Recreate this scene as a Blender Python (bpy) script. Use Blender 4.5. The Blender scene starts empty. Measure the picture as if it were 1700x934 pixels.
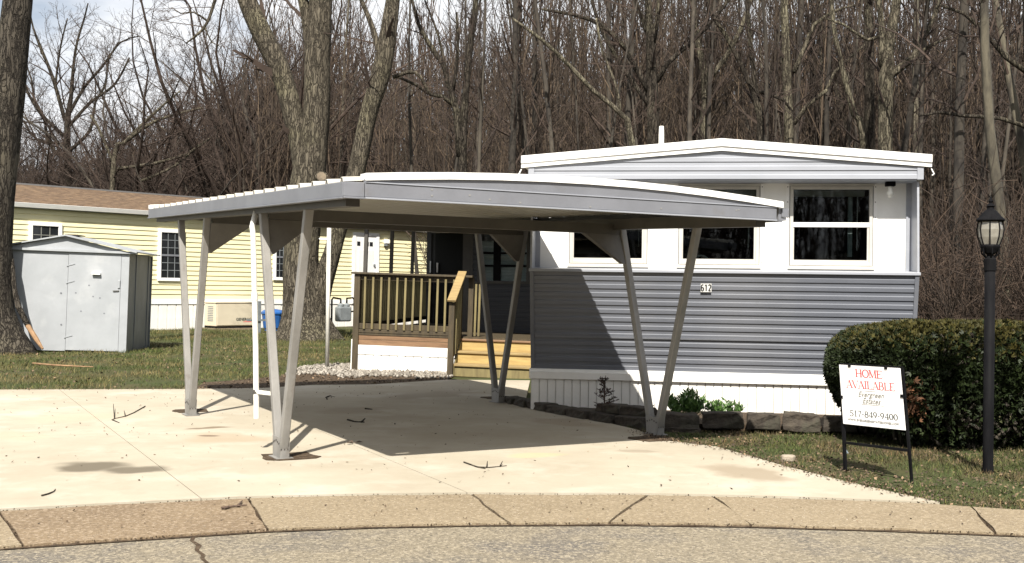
import bpy, bmesh, math, random
import numpy as np
from mathutils import Vector, Matrix, Euler
random.seed(7); rng = np.random.default_rng(7)
S = bpy.context.scene
COL = S.collection
R = math.radians

# ---------------------------------------------------------------- camera
FPX, CX, CY, EYE = 1840.0, 850.0, 467.0, 1.40
ROLL, PITCH = 0.0135, math.atan(13/1840)
_f = Vector((0, math.cos(PITCH), math.sin(PITCH)))
_u0 = Vector((0, -math.sin(PITCH), math.cos(PITCH)))
_r0 = Vector((1, 0, 0))
_r = _r0*math.cos(ROLL) + _u0*math.sin(ROLL)
_u = _u0*math.cos(ROLL) - _r0*math.sin(ROLL)
cam = bpy.data.cameras.new('camera'); cam.sensor_width = 36; cam.lens = 36*FPX/1700
cam.clip_start = 0.05; cam.clip_end = 2000
co = bpy.data.objects.new('camera', cam); COL.objects.link(co)
mw = Matrix((( _r.x, _u.x, -_f.x, 0), (_r.y, _u.y, -_f.y, 0), (_r.z, _u.z, -_f.z, EYE), (0, 0, 0, 1)))
co.matrix_world = mw
S.camera = co
EYEV = Vector((0, 0, EYE))
def ray(px, py):
    return _f + _r*((px-CX)/FPX) + _u*((CY-py)/FPX)
def at(px, py, Y):                       # world point seen at a pixel of the photo at distance Y
    d = ray(px, py); return EYEV + d*(Y/d.y)
def gnd(px, py, z=0.0):                  # world point on the ground
    d = ray(px, py); return EYEV + d*((z-EYE)/d.z)
class Frame:
    def __init__(s, ox, oy, ang, oz=0.0):
        s.o = Vector((ox, oy, oz)); s.a = ang; s.M = Matrix.Rotation(ang, 3, 'Z')
    def w(s, x, y, z=0): return s.o + s.M @ Vector((x, y, z))
    def l(s, p): return s.M.transposed() @ (Vector(p)-s.o)
    def hit(s, px, py, y):               # local point on the plane local-y = y
        d = s.M.transposed() @ ray(px, py); e = s.l(EYEV)
        return e + d*((y-e.y)/d.y)

# ---------------------------------------------------------------- light
SUN_DIR = Vector((0.16, 1.8, -2.05)).normalized()      # direction the light travels
SUN_EL = math.asin(-SUN_DIR.z)
wd = bpy.data.worlds.new("World"); S.world = wd; wd.use_nodes = True
nt = wd.node_tree; nt.nodes.clear()
wo = nt.nodes.new('ShaderNodeOutputWorld'); bg = nt.nodes.new('ShaderNodeBackground')
sky = nt.nodes.new('ShaderNodeTexSky'); sky.sky_type = 'NISHITA'; sky.sun_disc = False
sky.sun_elevation = SUN_EL; sky.sun_rotation = math.atan2(-SUN_DIR.x, -SUN_DIR.y)
sky.air_density = 1.0; sky.dust_density = 1.5
bg.inputs['Strength'].default_value = 0.055
tc = nt.nodes.new('ShaderNodeTexCoord'); mp = nt.nodes.new('ShaderNodeMapping'); mp.inputs['Scale'].default_value = (1, 1, 2.6)
no = nt.nodes.new('ShaderNodeTexNoise'); no.inputs['Scale'].default_value = 2.6; no.inputs['Detail'].default_value = 8; no.inputs['Roughness'].default_value = 0.55
rp = nt.nodes.new('ShaderNodeValToRGB'); rp.color_ramp.elements[0].position = 0.32; rp.color_ramp.elements[1].position = 0.52
mx = nt.nodes.new('ShaderNodeMix'); mx.data_type = 'RGBA'
mx.inputs[7].default_value = (10.0, 10.2, 10.5, 1)
L = nt.links.new
L(tc.outputs['Generated'], mp.inputs['Vector']); L(mp.outputs['Vector'], no.inputs['Vector']); L(no.outputs['Fac'], rp.inputs['Fac'])
L(rp.outputs['Color'], mx.inputs[0]); L(sky.outputs['Color'], mx.inputs[6]); L(mx.outputs[2], bg.inputs['Color']); L(bg.outputs[0], wo.inputs['Surface'])
sl = bpy.data.lights.new('sun', 'SUN'); sl.energy = 5.0; sl.angle = R(0.53); sl.color = (1, 0.94, 0.84)
so = bpy.data.objects.new('sun', sl); COL.objects.link(so)
so.rotation_euler = SUN_DIR.to_track_quat('-Z', 'Y').to_euler(); so.location = (-3, -20, 30)
S.view_settings.view_transform = 'Standard'; S.view_settings.look = 'None'
S.view_settings.exposure = 0.95; S.view_settings.gamma = 1.0
S.cycles.max_bounces = 8; S.cycles.transparent_max_bounces = 16
S.cycles.caustics_reflective = False; S.cycles.caustics_refractive = False

# ---------------------------------------------------------------- helpers
def link(o, parent=None):
    COL.objects.link(o)
    if parent: o.parent = parent
    return o
def tag(o, label=None, cat=None, group=None, kind=None):
    if label: o['label'] = label
    if cat: o['category'] = cat
    if group: o['group'] = group
    if kind: o['kind'] = kind
    return o
def thing(name, label, cat, loc=(0, 0, 0), rz=0.0, group=None, rx=0.0, ry=0.0):
    o = bpy.data.objects.new(name, None); o.empty_display_size = 0.2; link(o)
    o.location = loc; o.rotation_euler = (rx, ry, rz)
    return tag(o, label, cat, group)
class MB:
    """collects shapes; build() links them as ONE mesh object"""
    def __init__(s): s.v = []; s.f = []
    def add(s, vs, fs):
        b = len(s.v); s.v.extend([tuple(p) for p in vs]); s.f.extend([tuple(i+b for i in f) for f in fs]); return s
    def hexa(s, p):                       # 8 points: bottom ring 0-3, top ring 4-7
        return s.add(p, [(3,2,1,0),(4,5,6,7),(0,1,5,4),(1,2,6,5),(2,3,7,6),(3,0,4,7)])
    def box(s, x0, x1, y0, y1, z0, z1):
        return s.hexa([(x0,y0,z0),(x1,y0,z0),(x1,y1,z0),(x0,y1,z0),(x0,y0,z1),(x1,y0,z1),(x1,y1,z1),(x0,y1,z1)])
    def bar(s, a, b, w, h, up=(0,0,1)):   # rectangular bar from a to b, width w across, h along up
        a = Vector(a); b = Vector(b); t = (b-a).normalized(); up = Vector(up)
        if abs(t.dot(up)) > .98: up = Vector((0,1,0))
        sd = t.cross(up).normalized(); u = sd.cross(t).normalized()
        ps = []
        for q in (a, b):
            for i, j in ((-1,-1),(1,-1),(1,1),(-1,1)): ps.append(q + sd*(i*w/2) + u*(j*h/2))
        return s.hexa(ps)
    def tube(s, pts, rad, n=8, cap=True, jit=0.0):
        pts = [Vector(p) for p in pts]; m = len(pts)
        if not hasattr(rad, '__len__'): rad = [rad]*m
        vs = []; ref = None
        for i, p in enumerate(pts):
            t = (pts[min(i+1, m-1)] - pts[max(i-1, 0)]).normalized()
            if ref is None:
                ref = Vector((1,0,0)) if abs(t.x) < .8 else Vector((0,1,0))
            x = (ref - t*ref.dot(t)).normalized(); y = t.cross(x); ref = x
            for k in range(n):
                a = 2*math.pi*k/n; r = rad[i]*(1+(random.uniform(-jit, jit) if jit else 0))
                vs.append(p + x*(math.cos(a)*r) + y*(math.sin(a)*r))
        fs = []
        for i in range(m-1):
            for k in range(n):
                k2 = (k+1) % n
                fs.append((i*n+k, i*n+k2, (i+1)*n+k2, (i+1)*n+k))
        if cap: fs.append(tuple(range(n-1,-1,-1))); fs.append(tuple((m-1)*n+k for k in range(n)))
        return s.add(vs, fs)
    def lathe(s, prof, n=20, c=(0,0)):
        vs = []
        for r, z in prof:
            for k in range(n):
                a = 2*math.pi*k/n; vs.append((c[0]+r*math.cos(a), c[1]+r*math.sin(a), z))
        fs = []
        for i in range(len(prof)-1):
            for k in range(n):
                k2 = (k+1) % n; fs.append((i*n+k, i*n+k2, (i+1)*n+k2, (i+1)*n+k))
        fs.append(tuple(range(n-1,-1,-1))); fs.append(tuple((len(prof)-1)*n+k for k in range(n)))
        return s.add(vs, fs)
    def prism(s, poly, off):              # polygon (3-D points) pushed by off
        n = len(poly); off = Vector(off)
        vs = [Vector(p) for p in poly] + [Vector(p)+off for p in poly]
        fs = [tuple(range(n-1,-1,-1)), tuple(range(n, 2*n))] + [(i, (i+1)%n, n+(i+1)%n, n+i) for i in range(n)]
        return s.add(vs, fs)
    def mesh(s, name, mat, smooth=False):
        me = bpy.data.meshes.new(name); me.from_pydata(s.v, [], s.f)
        bm = bmesh.new(); bm.from_mesh(me); bmesh.ops.recalc_face_normals(bm, faces=bm.faces); bm.to_mesh(me); bm.free()
        me.materials.append(mat)
        if smooth: me.polygons.foreach_set('use_smooth', [True]*len(me.polygons))
        return me
    def build(s, name, mat, parent=None, smooth=False, bevel=0.0):
        o = bpy.data.objects.new(name, s.mesh(name, mat, smooth)); link(o, parent)
        if bevel:
            b = o.modifiers.new('bevel', 'BEVEL'); b.width = bevel; b.segments = 2; b.limit_method = 'ANGLE'
        return o
def box(name, mat, parent, x0, x1, y0, y1, z0, z1, bevel=0.0):
    return MB().box(x0,x1,y0,y1,z0,z1).build(name, mat, parent, bevel=bevel)
def inst(src, parent, loc, rz=0.0, scale=None):
    o = src.copy(); link(o, parent); o.location = loc; o.rotation_euler = (0, 0, rz)
    if scale: o.scale = scale
    return o
def np_mesh(name, V, T, mat, smooth=False):
    me = bpy.data.meshes.new(name); n = len(V); m = len(T)
    me.vertices.add(n); me.vertices.foreach_set('co', np.ascontiguousarray(V, dtype=np.float32).ravel())
    me.loops.add(m*3); me.loops.foreach_set('vertex_index', np.ascontiguousarray(T, dtype=np.int32).ravel())
    me.polygons.add(m); me.polygons.foreach_set('loop_start', np.arange(0, m*3, 3, dtype=np.int32))
    me.polygons.foreach_set('loop_total', np.full(m, 3, dtype=np.int32))
    if smooth: me.polygons.foreach_set('use_smooth', np.ones(m, dtype=bool))
    me.update(calc_edges=True); me.validate(); me.materials.append(mat)
    return me
def tri(mb):
    T = []
    for f in mb.f:
        for i in range(1, len(f)-1): T.append((f[0], f[i], f[i+1]))
    return np.array(mb.v, dtype=np.float64), np.array(T, dtype=np.int64)
def rots(rx, ry, rz):
    n = len(rz); o = np.zeros(n); l = np.ones(n)
    cx, sx, cy, sy, cz, sz = np.cos(rx), np.sin(rx), np.cos(ry), np.sin(ry), np.cos(rz), np.sin(rz)
    X = np.stack([np.stack([l,o,o],-1), np.stack([o,cx,-sx],-1), np.stack([o,sx,cx],-1)], 1)
    Y = np.stack([np.stack([cy,o,sy],-1), np.stack([o,l,o],-1), np.stack([-sy,o,cy],-1)], 1)
    Z = np.stack([np.stack([cz,-sz,o],-1), np.stack([sz,cz,o],-1), np.stack([o,o,l],-1)], 1)
    return Z @ Y @ X
def scatter(protos, pos, Rm, sc):        # many copies of small shapes as one vertex array
    pos = np.asarray(pos, float); n = len(pos); sc = np.asarray(sc, float)
    if sc.ndim == 1: sc = np.stack([sc]*3, -1)
    Vs, Ts, b = [], [], 0
    pick = rng.integers(0, len(protos), n)
    for k, (V, T) in enumerate(protos):
        idx = np.nonzero(pick == k)[0]
        if not len(idx): continue
        P = V[None]*sc[idx][:, None, :]
        P = np.einsum('nij,nvj->nvi', Rm[idx], P) + pos[idx][:, None, :]
        Vs.append(P.reshape(-1, 3)); Ts.append((T[None] + (b + np.arange(len(idx))*len(V))[:, None, None]).reshape(-1, 3)); b += len(idx)*len(V)
    return np.concatenate(Vs), np.concatenate(Ts)
def stuff(name, V, T, mat, parent=None, label=None, cat=None, smooth=False):
    o = bpy.data.objects.new(name, np_mesh(name, V, T, mat, smooth)); link(o, parent)
    return tag(o, label, cat, kind='stuff')

# ---------------------------------------------------------------- materials
def M(name, c1, c2=None, scale=6.0, rough=0.6, bump=0.0, bscale=40.0, metal=0.0, stretch=(1,1,1), spec=0.5, c3=None, s3=1.2, t3=(0.5,0.68), f3=0.6, island=None, rand=0.0, bstretch=None, bdist=0.02, lo=0.38, hi=0.62):
    m = bpy.data.materials.new(name); m.use_nodes = True; t = m.node_tree; N = t.nodes.new; K = t.links.new
    p = t.nodes['Principled BSDF']; p.inputs['Roughness'].default_value = rough; p.inputs['Metallic'].default_value = metal
    p.inputs['Specular IOR Level'].default_value = spec
    c4 = lambda c: (c[0], c[1], c[2], 1)
    tc = N('ShaderNodeTexCoord'); mp = N('ShaderNodeMapping'); mp.inputs['Scale'].default_value = stretch
    K(tc.outputs['Object'], mp.inputs['Vector'])
    col = None
    if c2 is None: c2 = tuple(c*0.85 for c in c1)
    nz = N('ShaderNodeTexNoise'); nz.inputs['Scale'].default_value = scale; nz.inputs['Detail'].default_value = 6; nz.inputs['Roughness'].default_value = 0.62
    K(mp.outputs['Vector'], nz.inputs['Vector'])
    rp = N('ShaderNodeValToRGB'); rp.color_ramp.elements[0].position = lo; rp.color_ramp.elements[1].position = hi
    rp.color_ramp.elements[0].color = c4(c1); rp.color_ramp.elements[1].color = c4(c2)
    K(nz.outputs['Fac'], rp.inputs['Fac']); col = rp.outputs['Color']
    if c3:
        n3 = N('ShaderNodeTexNoise'); n3.inputs['Scale'].default_value = s3; n3.inputs['Detail'].default_value = 8; n3.inputs['Roughness'].default_value = 0.6
        K(mp.outputs['Vector'], n3.inputs['Vector'])
        r3 = N('ShaderNodeMapRange'); r3.inputs[1].default_value = t3[0]; r3.inputs[2].default_value = t3[1]; r3.inputs[4].default_value = f3
        K(n3.outputs['Fac'], r3.inputs[0])
        mx = N('ShaderNodeMix'); mx.data_type = 'RGBA'; mx.inputs[7].default_value = c4(c3)
        K(r3.outputs[0], mx.inputs[0]); K(col, mx.inputs[6]); col = mx.outputs[2]
    if island:                            # per-leaf / per-stone colour
        g = N('ShaderNodeNewGeometry'); ri = N('ShaderNodeValToRGB')
        while len(ri.color_ramp.elements) < len(island): ri.color_ramp.elements.new(0.5)
        for i, (pp, c) in enumerate(island):
            ri.color_ramp.elements[i].position = pp; ri.color_ramp.elements[i].color = c4(c)
        K(g.outputs['Random Per Island'], ri.inputs['Fac'])
        mx = N('ShaderNodeMix'); mx.data_type = 'RGBA'; mx.blend_type = 'MULTIPLY'; mx.inputs[0].default_value = 1
        K(col, mx.inputs[6]); K(ri.outputs['Color'], mx.inputs[7]); col = mx.outputs[2]
    if rand:
        oi = N('ShaderNodeObjectInfo'); mr = N('ShaderNodeMapRange'); mr.inputs[3].default_value = 1-rand; mr.inputs[4].default_value = 1+rand
        K(oi.outputs['Random'], mr.inputs[0])
        vm = N('ShaderNodeVectorMath'); vm.operation = 'SCALE'; K(col, vm.inputs[0]); K(mr.outputs[0], vm.inputs['Scale']); col = vm.outputs[0]
    K(col, p.inputs['Base Color'])
    if bump:
        m2 = N('ShaderNodeMapping'); m2.inputs['Scale'].default_value = bstretch or stretch; K(tc.outputs['Object'], m2.inputs['Vector'])
        nb = N('ShaderNodeTexNoise'); nb.inputs['Scale'].default_value = bscale; nb.inputs['Detail'].default_value = 8
        K(m2.outputs['Vector'], nb.inputs['Vector'])
        b = N('ShaderNodeBump'); b.inputs['Strength'].default_value = bump; b.inputs['Distance'].default_value = bdist
        K(nb.outputs['Fac'], b.inputs['Height']); K(b.outputs['Normal'], p.inputs['Normal'])
    return m
def glass(name, tint=(0.75, 0.8, 0.8), refl=1.0):
    m = bpy.data.materials.new(name); m.use_nodes = True; t = m.node_tree; t.nodes.clear(); N = t.nodes.new; K = t.links.new
    o = N('ShaderNodeOutputMaterial'); mx = N('ShaderNodeMixShader'); tr = N('ShaderNodeBsdfTransparent'); gl = N('ShaderNodeBsdfGlossy')
    tr.inputs['Color'].default_value = (*tint, 1); gl.inputs['Roughness'].default_value = 0.02
    fr = N('ShaderNodeFresnel'); fr.inputs['IOR'].default_value = 1.5
    K(fr.outputs[0], mx.inputs[0]); K(tr.outputs[0], mx.inputs[1]); K(gl.outputs[0], mx.inputs[2]); K(mx.outputs[0], o.inputs['Surface'])
    return m
m_white = M('white_paint', (.80,.80,.78), (.74,.74,.72), 3, .45, bump=.05, bscale=60, c3=(.62,.60,.55), s3=2.5, t3=(.56,.75), f3=.35)
m_white_trim = M('white_trim', (.82,.82,.81), (.78,.78,.77), 5, .4)
m_skirt = M('white_vinyl_skirting', (.78,.77,.74), (.70,.69,.66), 4, .45, c3=(.5,.46,.4), s3=3, t3=(.58,.78), f3=.4)
m_slate = M('slate_siding', (.136,.146,.172), (.116,.125,.148), 2.2, .40, bump=.12, bscale=3.5, bdist=.03, bstretch=(.8,1,1.5), stretch=(.5,1,1.6), c3=(.20,.20,.205), s3=1.3, t3=(.50,.75), f3=.45)
m_palegrey = M('pale_grey_siding', (.30,.315,.355), (.265,.28,.315), 2.2, .42, stretch=(.4,1,2.5), c3=(.5,.5,.5), s3=1.4, t3=(.55,.8), f3=.3)
m_steel = M('grey_painted_steel', (.172,.179,.202), (.148,.154,.174), 3, .45, c3=(.13,.12,.11), s3=5, t3=(.58,.75), f3=.45, bump=.03, bscale=60)
m_post = M('weathered_grey_post', (.25,.243,.232), (.18,.175,.166), 5, .5, c3=(.10,.07,.05), s3=7, t3=(.6,.74), f3=.55, stretch=(1,1,.35), bump=.06, bscale=50)
m_brace = M('grey_brown_brace', (.125,.118,.108), (.09,.084,.077), 4, .55, c3=(.06,.05,.04), s3=4, t3=(.55,.7), f3=.5)
m_seam = M('seam_grey', (.19,.198,.22), (.16,.168,.19), 4, .4)
m_cut = M('weathered_cut_wood', (.16,.125,.085), (.09,.07,.05), 9, .9)
m_plate = M('number_plate_white', (.52,.52,.50), (.46,.46,.44), 9, .6)
m_flatstone = M('pale_beige_stone', (.33,.28,.22), (.26,.22,.17), 20, .9, bump=.4, bscale=60)
m_rust = M('rust_spot', (.10,.065,.045), (.06,.04,.03), 30, .8)
m_darksiding = M('dark_siding', (.035,.038,.045), (.028,.030,.036), 2.2, .5, stretch=(.4,1,2.5))  # darker copy of the slate siding, for the entry addition
m_beam = M('dark_brown_beam', (.060,.055,.047), (.045,.041,.036), 4, .55)  # darker and browner than the grey steel members
m_frame = M('aluminium_window_frame', (.50,.485,.45), (.44,.43,.40), 6, .4)
m_screw = M('grey_screw_heads', (.22,.22,.22), rough=.5)
m_bolt = M('dark_bolt', (.06,.055,.05), rough=.5)
m_roofsheet = M('white_roof_sheet', (.50,.48,.43), (.43,.41,.36), 3, .5, c3=(.34,.29,.22), s3=2, t3=(.5,.75), f3=.4)
m_pvc = M('white_pvc', (.78,.77,.72), (.70,.68,.62), 6, .35)
m_pane = glass('window_glass', (.62,.66,.66))
m_paneclear = glass('clear_window_glass')
m_room = M('dark_room', (.016,.016,.016), (.014,.014,.014), 2, .9)
m_darkpane = M('dark_window_pane', (.012,.014,.016), (.02,.022,.024), 2, .08, spec=.5)
m_blind = M('beige_blind', (.62,.60,.52), (.52,.50,.43), 12, .7)
m_curtain = M('pale_curtain', (.45,.52,.52), (.30,.36,.36), 12, .8)
m_chrome = M('brushed_metal', (.5,.5,.5), (.42,.42,.42), 10, .3, metal=.9)
m_black = M('black_painted_metal', (.006,.006,.007), (.010,.010,.011), 12, .6, c3=(.10,.10,.10), s3=16, t3=(.68,.74), f3=.35, stretch=(1,1,.25), spec=.03)
m_number = M('black_number_paint', (.012,.012,.012), rough=.5)
m_lampglass = M('seeded_lamp_glass', (.24,.23,.20), (.16,.15,.13), 9, .12, spec=.6)
m_bulb = M('white_bulb', (.8,.8,.76), rough=.2)
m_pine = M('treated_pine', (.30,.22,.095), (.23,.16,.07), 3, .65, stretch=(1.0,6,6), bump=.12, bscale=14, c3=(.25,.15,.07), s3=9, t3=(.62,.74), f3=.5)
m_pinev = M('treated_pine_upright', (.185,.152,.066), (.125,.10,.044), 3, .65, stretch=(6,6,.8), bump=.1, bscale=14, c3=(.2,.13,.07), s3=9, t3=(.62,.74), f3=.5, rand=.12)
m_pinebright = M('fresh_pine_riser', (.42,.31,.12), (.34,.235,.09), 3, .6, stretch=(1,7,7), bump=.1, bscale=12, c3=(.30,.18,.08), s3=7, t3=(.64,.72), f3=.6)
m_pinedark = M('dark_brown_timber', (.066,.049,.024), (.038,.028,.015), 4, .7, stretch=(6,6,.8), bump=.1, bscale=16)  # darker brown than the other deck timber
m_rim = M('red_brown_rim_board', (.23,.135,.072), (.15,.085,.045), 3, .65, stretch=(.8,7,7), bump=.1, bscale=12, c3=(.13,.07,.04), s3=5, t3=(.6,.7), f3=.6)
m_yellow = M('yellow_vinyl_siding', (.76,.71,.455), (.70,.65,.41), 2, .5, stretch=(.3,.3,2))
m_shingle = M('brown_shingles', (.10,.062,.038), (.20,.135,.08), 3.2, .9, stretch=(1.2,5,5), bump=.5, bscale=9, c3=(.06,.04,.028), s3=4.2, t3=(.5,.62), f3=.7, lo=.42, hi=.58)
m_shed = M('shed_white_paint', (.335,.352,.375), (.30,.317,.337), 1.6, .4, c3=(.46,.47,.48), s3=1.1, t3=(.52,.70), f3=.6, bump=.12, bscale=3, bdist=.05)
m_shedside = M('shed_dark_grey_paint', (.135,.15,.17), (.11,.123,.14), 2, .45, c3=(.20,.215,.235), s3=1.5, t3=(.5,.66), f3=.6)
m_gen = M('generator_beige', (.58,.52,.40), (.54,.48,.37), 3, .4)
m_meter = M('meter_grey', (.20,.22,.23), (.15,.165,.175), 6, .5)
m_blue = M('blue_plastic', (.02,.10,.32), (.017,.08,.26), 4, .35)
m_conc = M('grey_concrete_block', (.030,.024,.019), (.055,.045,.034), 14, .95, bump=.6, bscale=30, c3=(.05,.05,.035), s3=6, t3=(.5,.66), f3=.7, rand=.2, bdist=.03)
m_red = M('red_print', (.72,.10,.10), (.66,.08,.09), 20, .5)
m_ink = M('dark_green_print', (.05,.06,.055), rough=.5)
m_greyink = M('grey_print', (.22,.22,.20), rough=.5)
m_sign = M('white_sign_board', (.84,.84,.85), (.80,.80,.81), 3, .35)
def bark_material(name, c_plate, c_plate2, c_moss, c_crack, sc=15.0):
    """ridged bark: long plates parted by dark furrows"""
    m = bpy.data.materials.new(name); m.use_nodes = True; t = m.node_tree; N = t.nodes.new; K = t.links.new
    p = t.nodes['Principled BSDF']; p.inputs['Roughness'].default_value = .95; p.inputs['Specular IOR Level'].default_value = .15
    tc = N('ShaderNodeTexCoord'); nz = N('ShaderNodeTexNoise'); nz.inputs['Scale'].default_value = 3.5; nz.inputs['Detail'].default_value = 6; K(tc.outputs['Object'], nz.inputs['Vector'])
    sb = N('ShaderNodeVectorMath'); sb.operation = 'SUBTRACT'; sb.inputs[1].default_value = (.5,.5,.5); K(nz.outputs['Color'], sb.inputs[0])
    sl = N('ShaderNodeVectorMath'); sl.operation = 'SCALE'; sl.inputs['Scale'].default_value = .14; K(sb.outputs[0], sl.inputs[0])
    ad = N('ShaderNodeVectorMath'); K(tc.outputs['Object'], ad.inputs[0]); K(sl.outputs[0], ad.inputs[1])
    mp = N('ShaderNodeMapping'); mp.inputs['Scale'].default_value = (1, 1, .13); K(ad.outputs[0], mp.inputs['Vector'])
    vo = N('ShaderNodeTexVoronoi'); vo.feature = 'DISTANCE_TO_EDGE'; vo.inputs['Scale'].default_value = sc; K(mp.outputs[0], vo.inputs['Vector'])
    nr = N('ShaderNodeTexNoise'); nr.inputs['Scale'].default_value = sc*.75; nr.inputs['Detail'].default_value = 4; nr.inputs['Roughness'].default_value = .6; K(mp.outputs[0], nr.inputs['Vector'])
    s1 = N('ShaderNodeMath'); s1.operation = 'SUBTRACT'; s1.inputs[1].default_value = .5; K(nr.outputs['Fac'], s1.inputs[0]); s2 = N('ShaderNodeMath'); s2.operation = 'ABSOLUTE'; K(s1.outputs[0], s2.inputs[0])
    n2 = N('ShaderNodeTexNoise'); n2.inputs['Scale'].default_value = 22; n2.inputs['Detail'].default_value = 8; n2.inputs['Roughness'].default_value = .7; K(mp.outputs[0], n2.inputs['Vector'])
    n3 = N('ShaderNodeTexNoise'); n3.inputs['Scale'].default_value = .9; n3.inputs['Detail'].default_value = 5; K(tc.outputs['Object'], n3.inputs['Vector'])
    def mixc(fac, a, b):
        x = N('ShaderNodeMix'); x.data_type = 'RGBA'; K(fac, x.inputs[0])
        for k, c in ((6, a), (7, b)):
            if isinstance(c, tuple): x.inputs[k].default_value = (*c, 1)
            else: K(c, x.inputs[k])
        return x.outputs[2]
    def rng_(src, lo, hi):
        r = N('ShaderNodeMapRange'); r.interpolation_type = 'SMOOTHSTEP'; r.inputs[1].default_value = lo; r.inputs[2].default_value = hi; K(src, r.inputs[0]); return r.outputs[0]
    plate = mixc(rng_(n2.outputs['Fac'], .36, .64), c_plate2, c_plate); plate = mixc(rng_(n3.outputs['Fac'], .48, .68), plate, c_moss)
    hv = rng_(vo.outputs['Distance'], -.10, .12); hr = rng_(s2.outputs[0], -.012, .055); hm = N('ShaderNodeMath'); hm.operation = 'MULTIPLY'; K(hv, hm.inputs[0]); K(hr, hm.inputs[1]); h = hm.outputs[0]; K(mixc(h, c_crack, plate), p.inputs['Base Color'])
    ma = N('ShaderNodeMath'); ma.operation = 'MULTIPLY_ADD'; ma.inputs[1].default_value = .45; K(n2.outputs['Fac'], ma.inputs[0]); K(h, ma.inputs[2])
    b = N('ShaderNodeBump'); b.inputs['Strength'].default_value = 1.0; b.inputs['Distance'].default_value = .05; K(ma.outputs[0], b.inputs['Height']); K(b.outputs['Normal'], p.inputs['Normal'])
    return m
m_bark = bark_material('furrowed_grey_bark', (.135,.118,.090), (.085,.073,.055), (.145,.130,.088), (.046,.039,.030))
m_barkd = bark_material('dark_grey_bark', (.085,.074,.060), (.05,.043,.035), (.10,.088,.066), (.024,.020,.017), 13.0)
m_heropale = bark_material('pale_olive_bark', (.165,.148,.108), (.098,.084,.063), (.185,.170,.118), (.036,.030,.023), 17.0)
m_herodark = bark_material('dark_woodland_bark', (.075,.064,.050), (.042,.035,.029), (.105,.095,.067), (.015,.012,.010), 17.0)
m_trunk = M('woodland_bark', (.062,.052,.040), (.020,.0165,.014), 5, .95, stretch=(1,1,.3), rand=.4, c3=(.10,.087,.065), s3=.7, t3=(.5,.62), f3=.5, bump=.5, bscale=8, bdist=.05)
m_trunkp = M('pale_woodland_bark', (.100,.088,.062), (.034,.029,.022), 5, .95, stretch=(1,1,.3), rand=.25, bump=.6, bscale=8, bdist=.05)
m_twig = M('brown_twigs', (.050,.034,.026), (.032,.022,.017), 2, .95, rand=.3)
m_brush = M('undergrowth_stems', (.064,.045,.033), (.034,.025,.019), 1.0, .95, island=[(0,(.55,.5,.48)),(1,(1.3,1.2,1.1))])
m_sapling = M('sapling_stems', (.092,.072,.053), (.048,.036,.027), 1.0, .95, island=[(0,(.30,.27,.26)),(.6,(.8,.75,.7)),(1,(1.8,1.65,1.5))])
m_deadwood = M('broken_wood', (.28,.17,.09), (.17,.10,.05), 6, .8)
# ================================================================ THE GROUND
def clip(poly, a, b, keep, gap=0.004):
    """half-plane clip of a 2-D polygon against the line a-b; keep=+1 left side, -1 right side"""
    dx, dy = b[0]-a[0], b[1]-a[1]; l = math.hypot(dx, dy); nx, ny = -dy/l*keep, dx/l*keep
    d = lambda p: (p[0]-a[0])*nx + (p[1]-a[1])*ny - gap
    out = []
    for i in range(len(poly)):
        p, q = poly[i], poly[(i+1) % len(poly)]; dp, dq = d(p), d(q)
        if dp >= 0: out.append(p)
        if dp*dq < 0:
            t = dp/(dp-dq); out.append((p[0]+(q[0]-p[0])*t, p[1]+(q[1]-p[1])*t))
    return out
def g2(px, py): p = gnd(px, py); return (p.x, p.y)
def inpoly(X, Y, poly):
    c = np.zeros(len(X), bool); j = len(poly)-1
    for i in range(len(poly)):
        xi, yi = poly[i]; xj, yj = poly[j]
        if yi != yj: c ^= ((yi > Y) != (yj > Y)) & (X < (xj-xi)*(Y-yi)/(yj-yi)+xi)
        j = i
    return c
def ground_material(name, cols, s=(0.5, 3.0, 26.0), bump=0.5, bs=60):
    """three colours mixed by noises of different size"""
    m = bpy.data.materials.new(name); m.use_nodes = True; t = m.node_tree; N = t.nodes.new; K = t.links.new
    p = t.nodes['Principled BSDF']; p.inputs['Roughness'].default_value = .95; p.inputs['Specular IOR Level'].default_value = .2
    tc = N('ShaderNodeTexCoord'); col = None
    for i, c in enumerate(cols):
        if i == 0:
            rgb = N('ShaderNodeRGB'); rgb.outputs[0].default_value = (*c[0], 1); col = rgb.outputs[0]; continue
        n = N('ShaderNodeTexNoise'); n.inputs['Scale'].default_value = c[1]; n.inputs['Detail'].default_value = 7; n.inputs['Roughness'].default_value = .65
        K(tc.outputs['Object'], n.inputs['Vector'])
        r = N('ShaderNodeMapRange'); r.inputs[1].default_value = c[2]; r.inputs[2].default_value = c[3]; r.inputs[4].default_value = c[4]
        K(n.outputs['Fac'], r.inputs[0]); mx = N('ShaderNodeMix'); mx.data_type = 'RGBA'; mx.inputs[7].default_value = (*c[0], 1)
        K(r.outputs[0], mx.inputs[0]); K(col, mx.inputs[6]); col = mx.outputs[2]
    K(col, p.inputs['Base Color'])
    if bump:
        nb = N('ShaderNodeTexNoise'); nb.inputs['Scale'].default_value = bs; nb.inputs['Detail'].default_value = 6; K(tc.outputs['Object'], nb.inputs['Vector'])
        b = N('ShaderNodeBump'); b.inputs['Strength'].default_value = bump; b.inputs['Distance'].default_value = .02
        K(nb.outputs['Fac'], b.inputs['Height']); K(b.outputs['Normal'], p.inputs['Normal'])
    return m, col, p, tc
m_lawn = ground_material('lawn_soil', [((.056,.054,.022),), ((.040,.056,.017), .55, .42, .56, .8), ((.095,.072,.040), 1.6, .54, .68, .75), ((.025,.022,.012), 14, .52, .7, .6)])[0]
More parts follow.
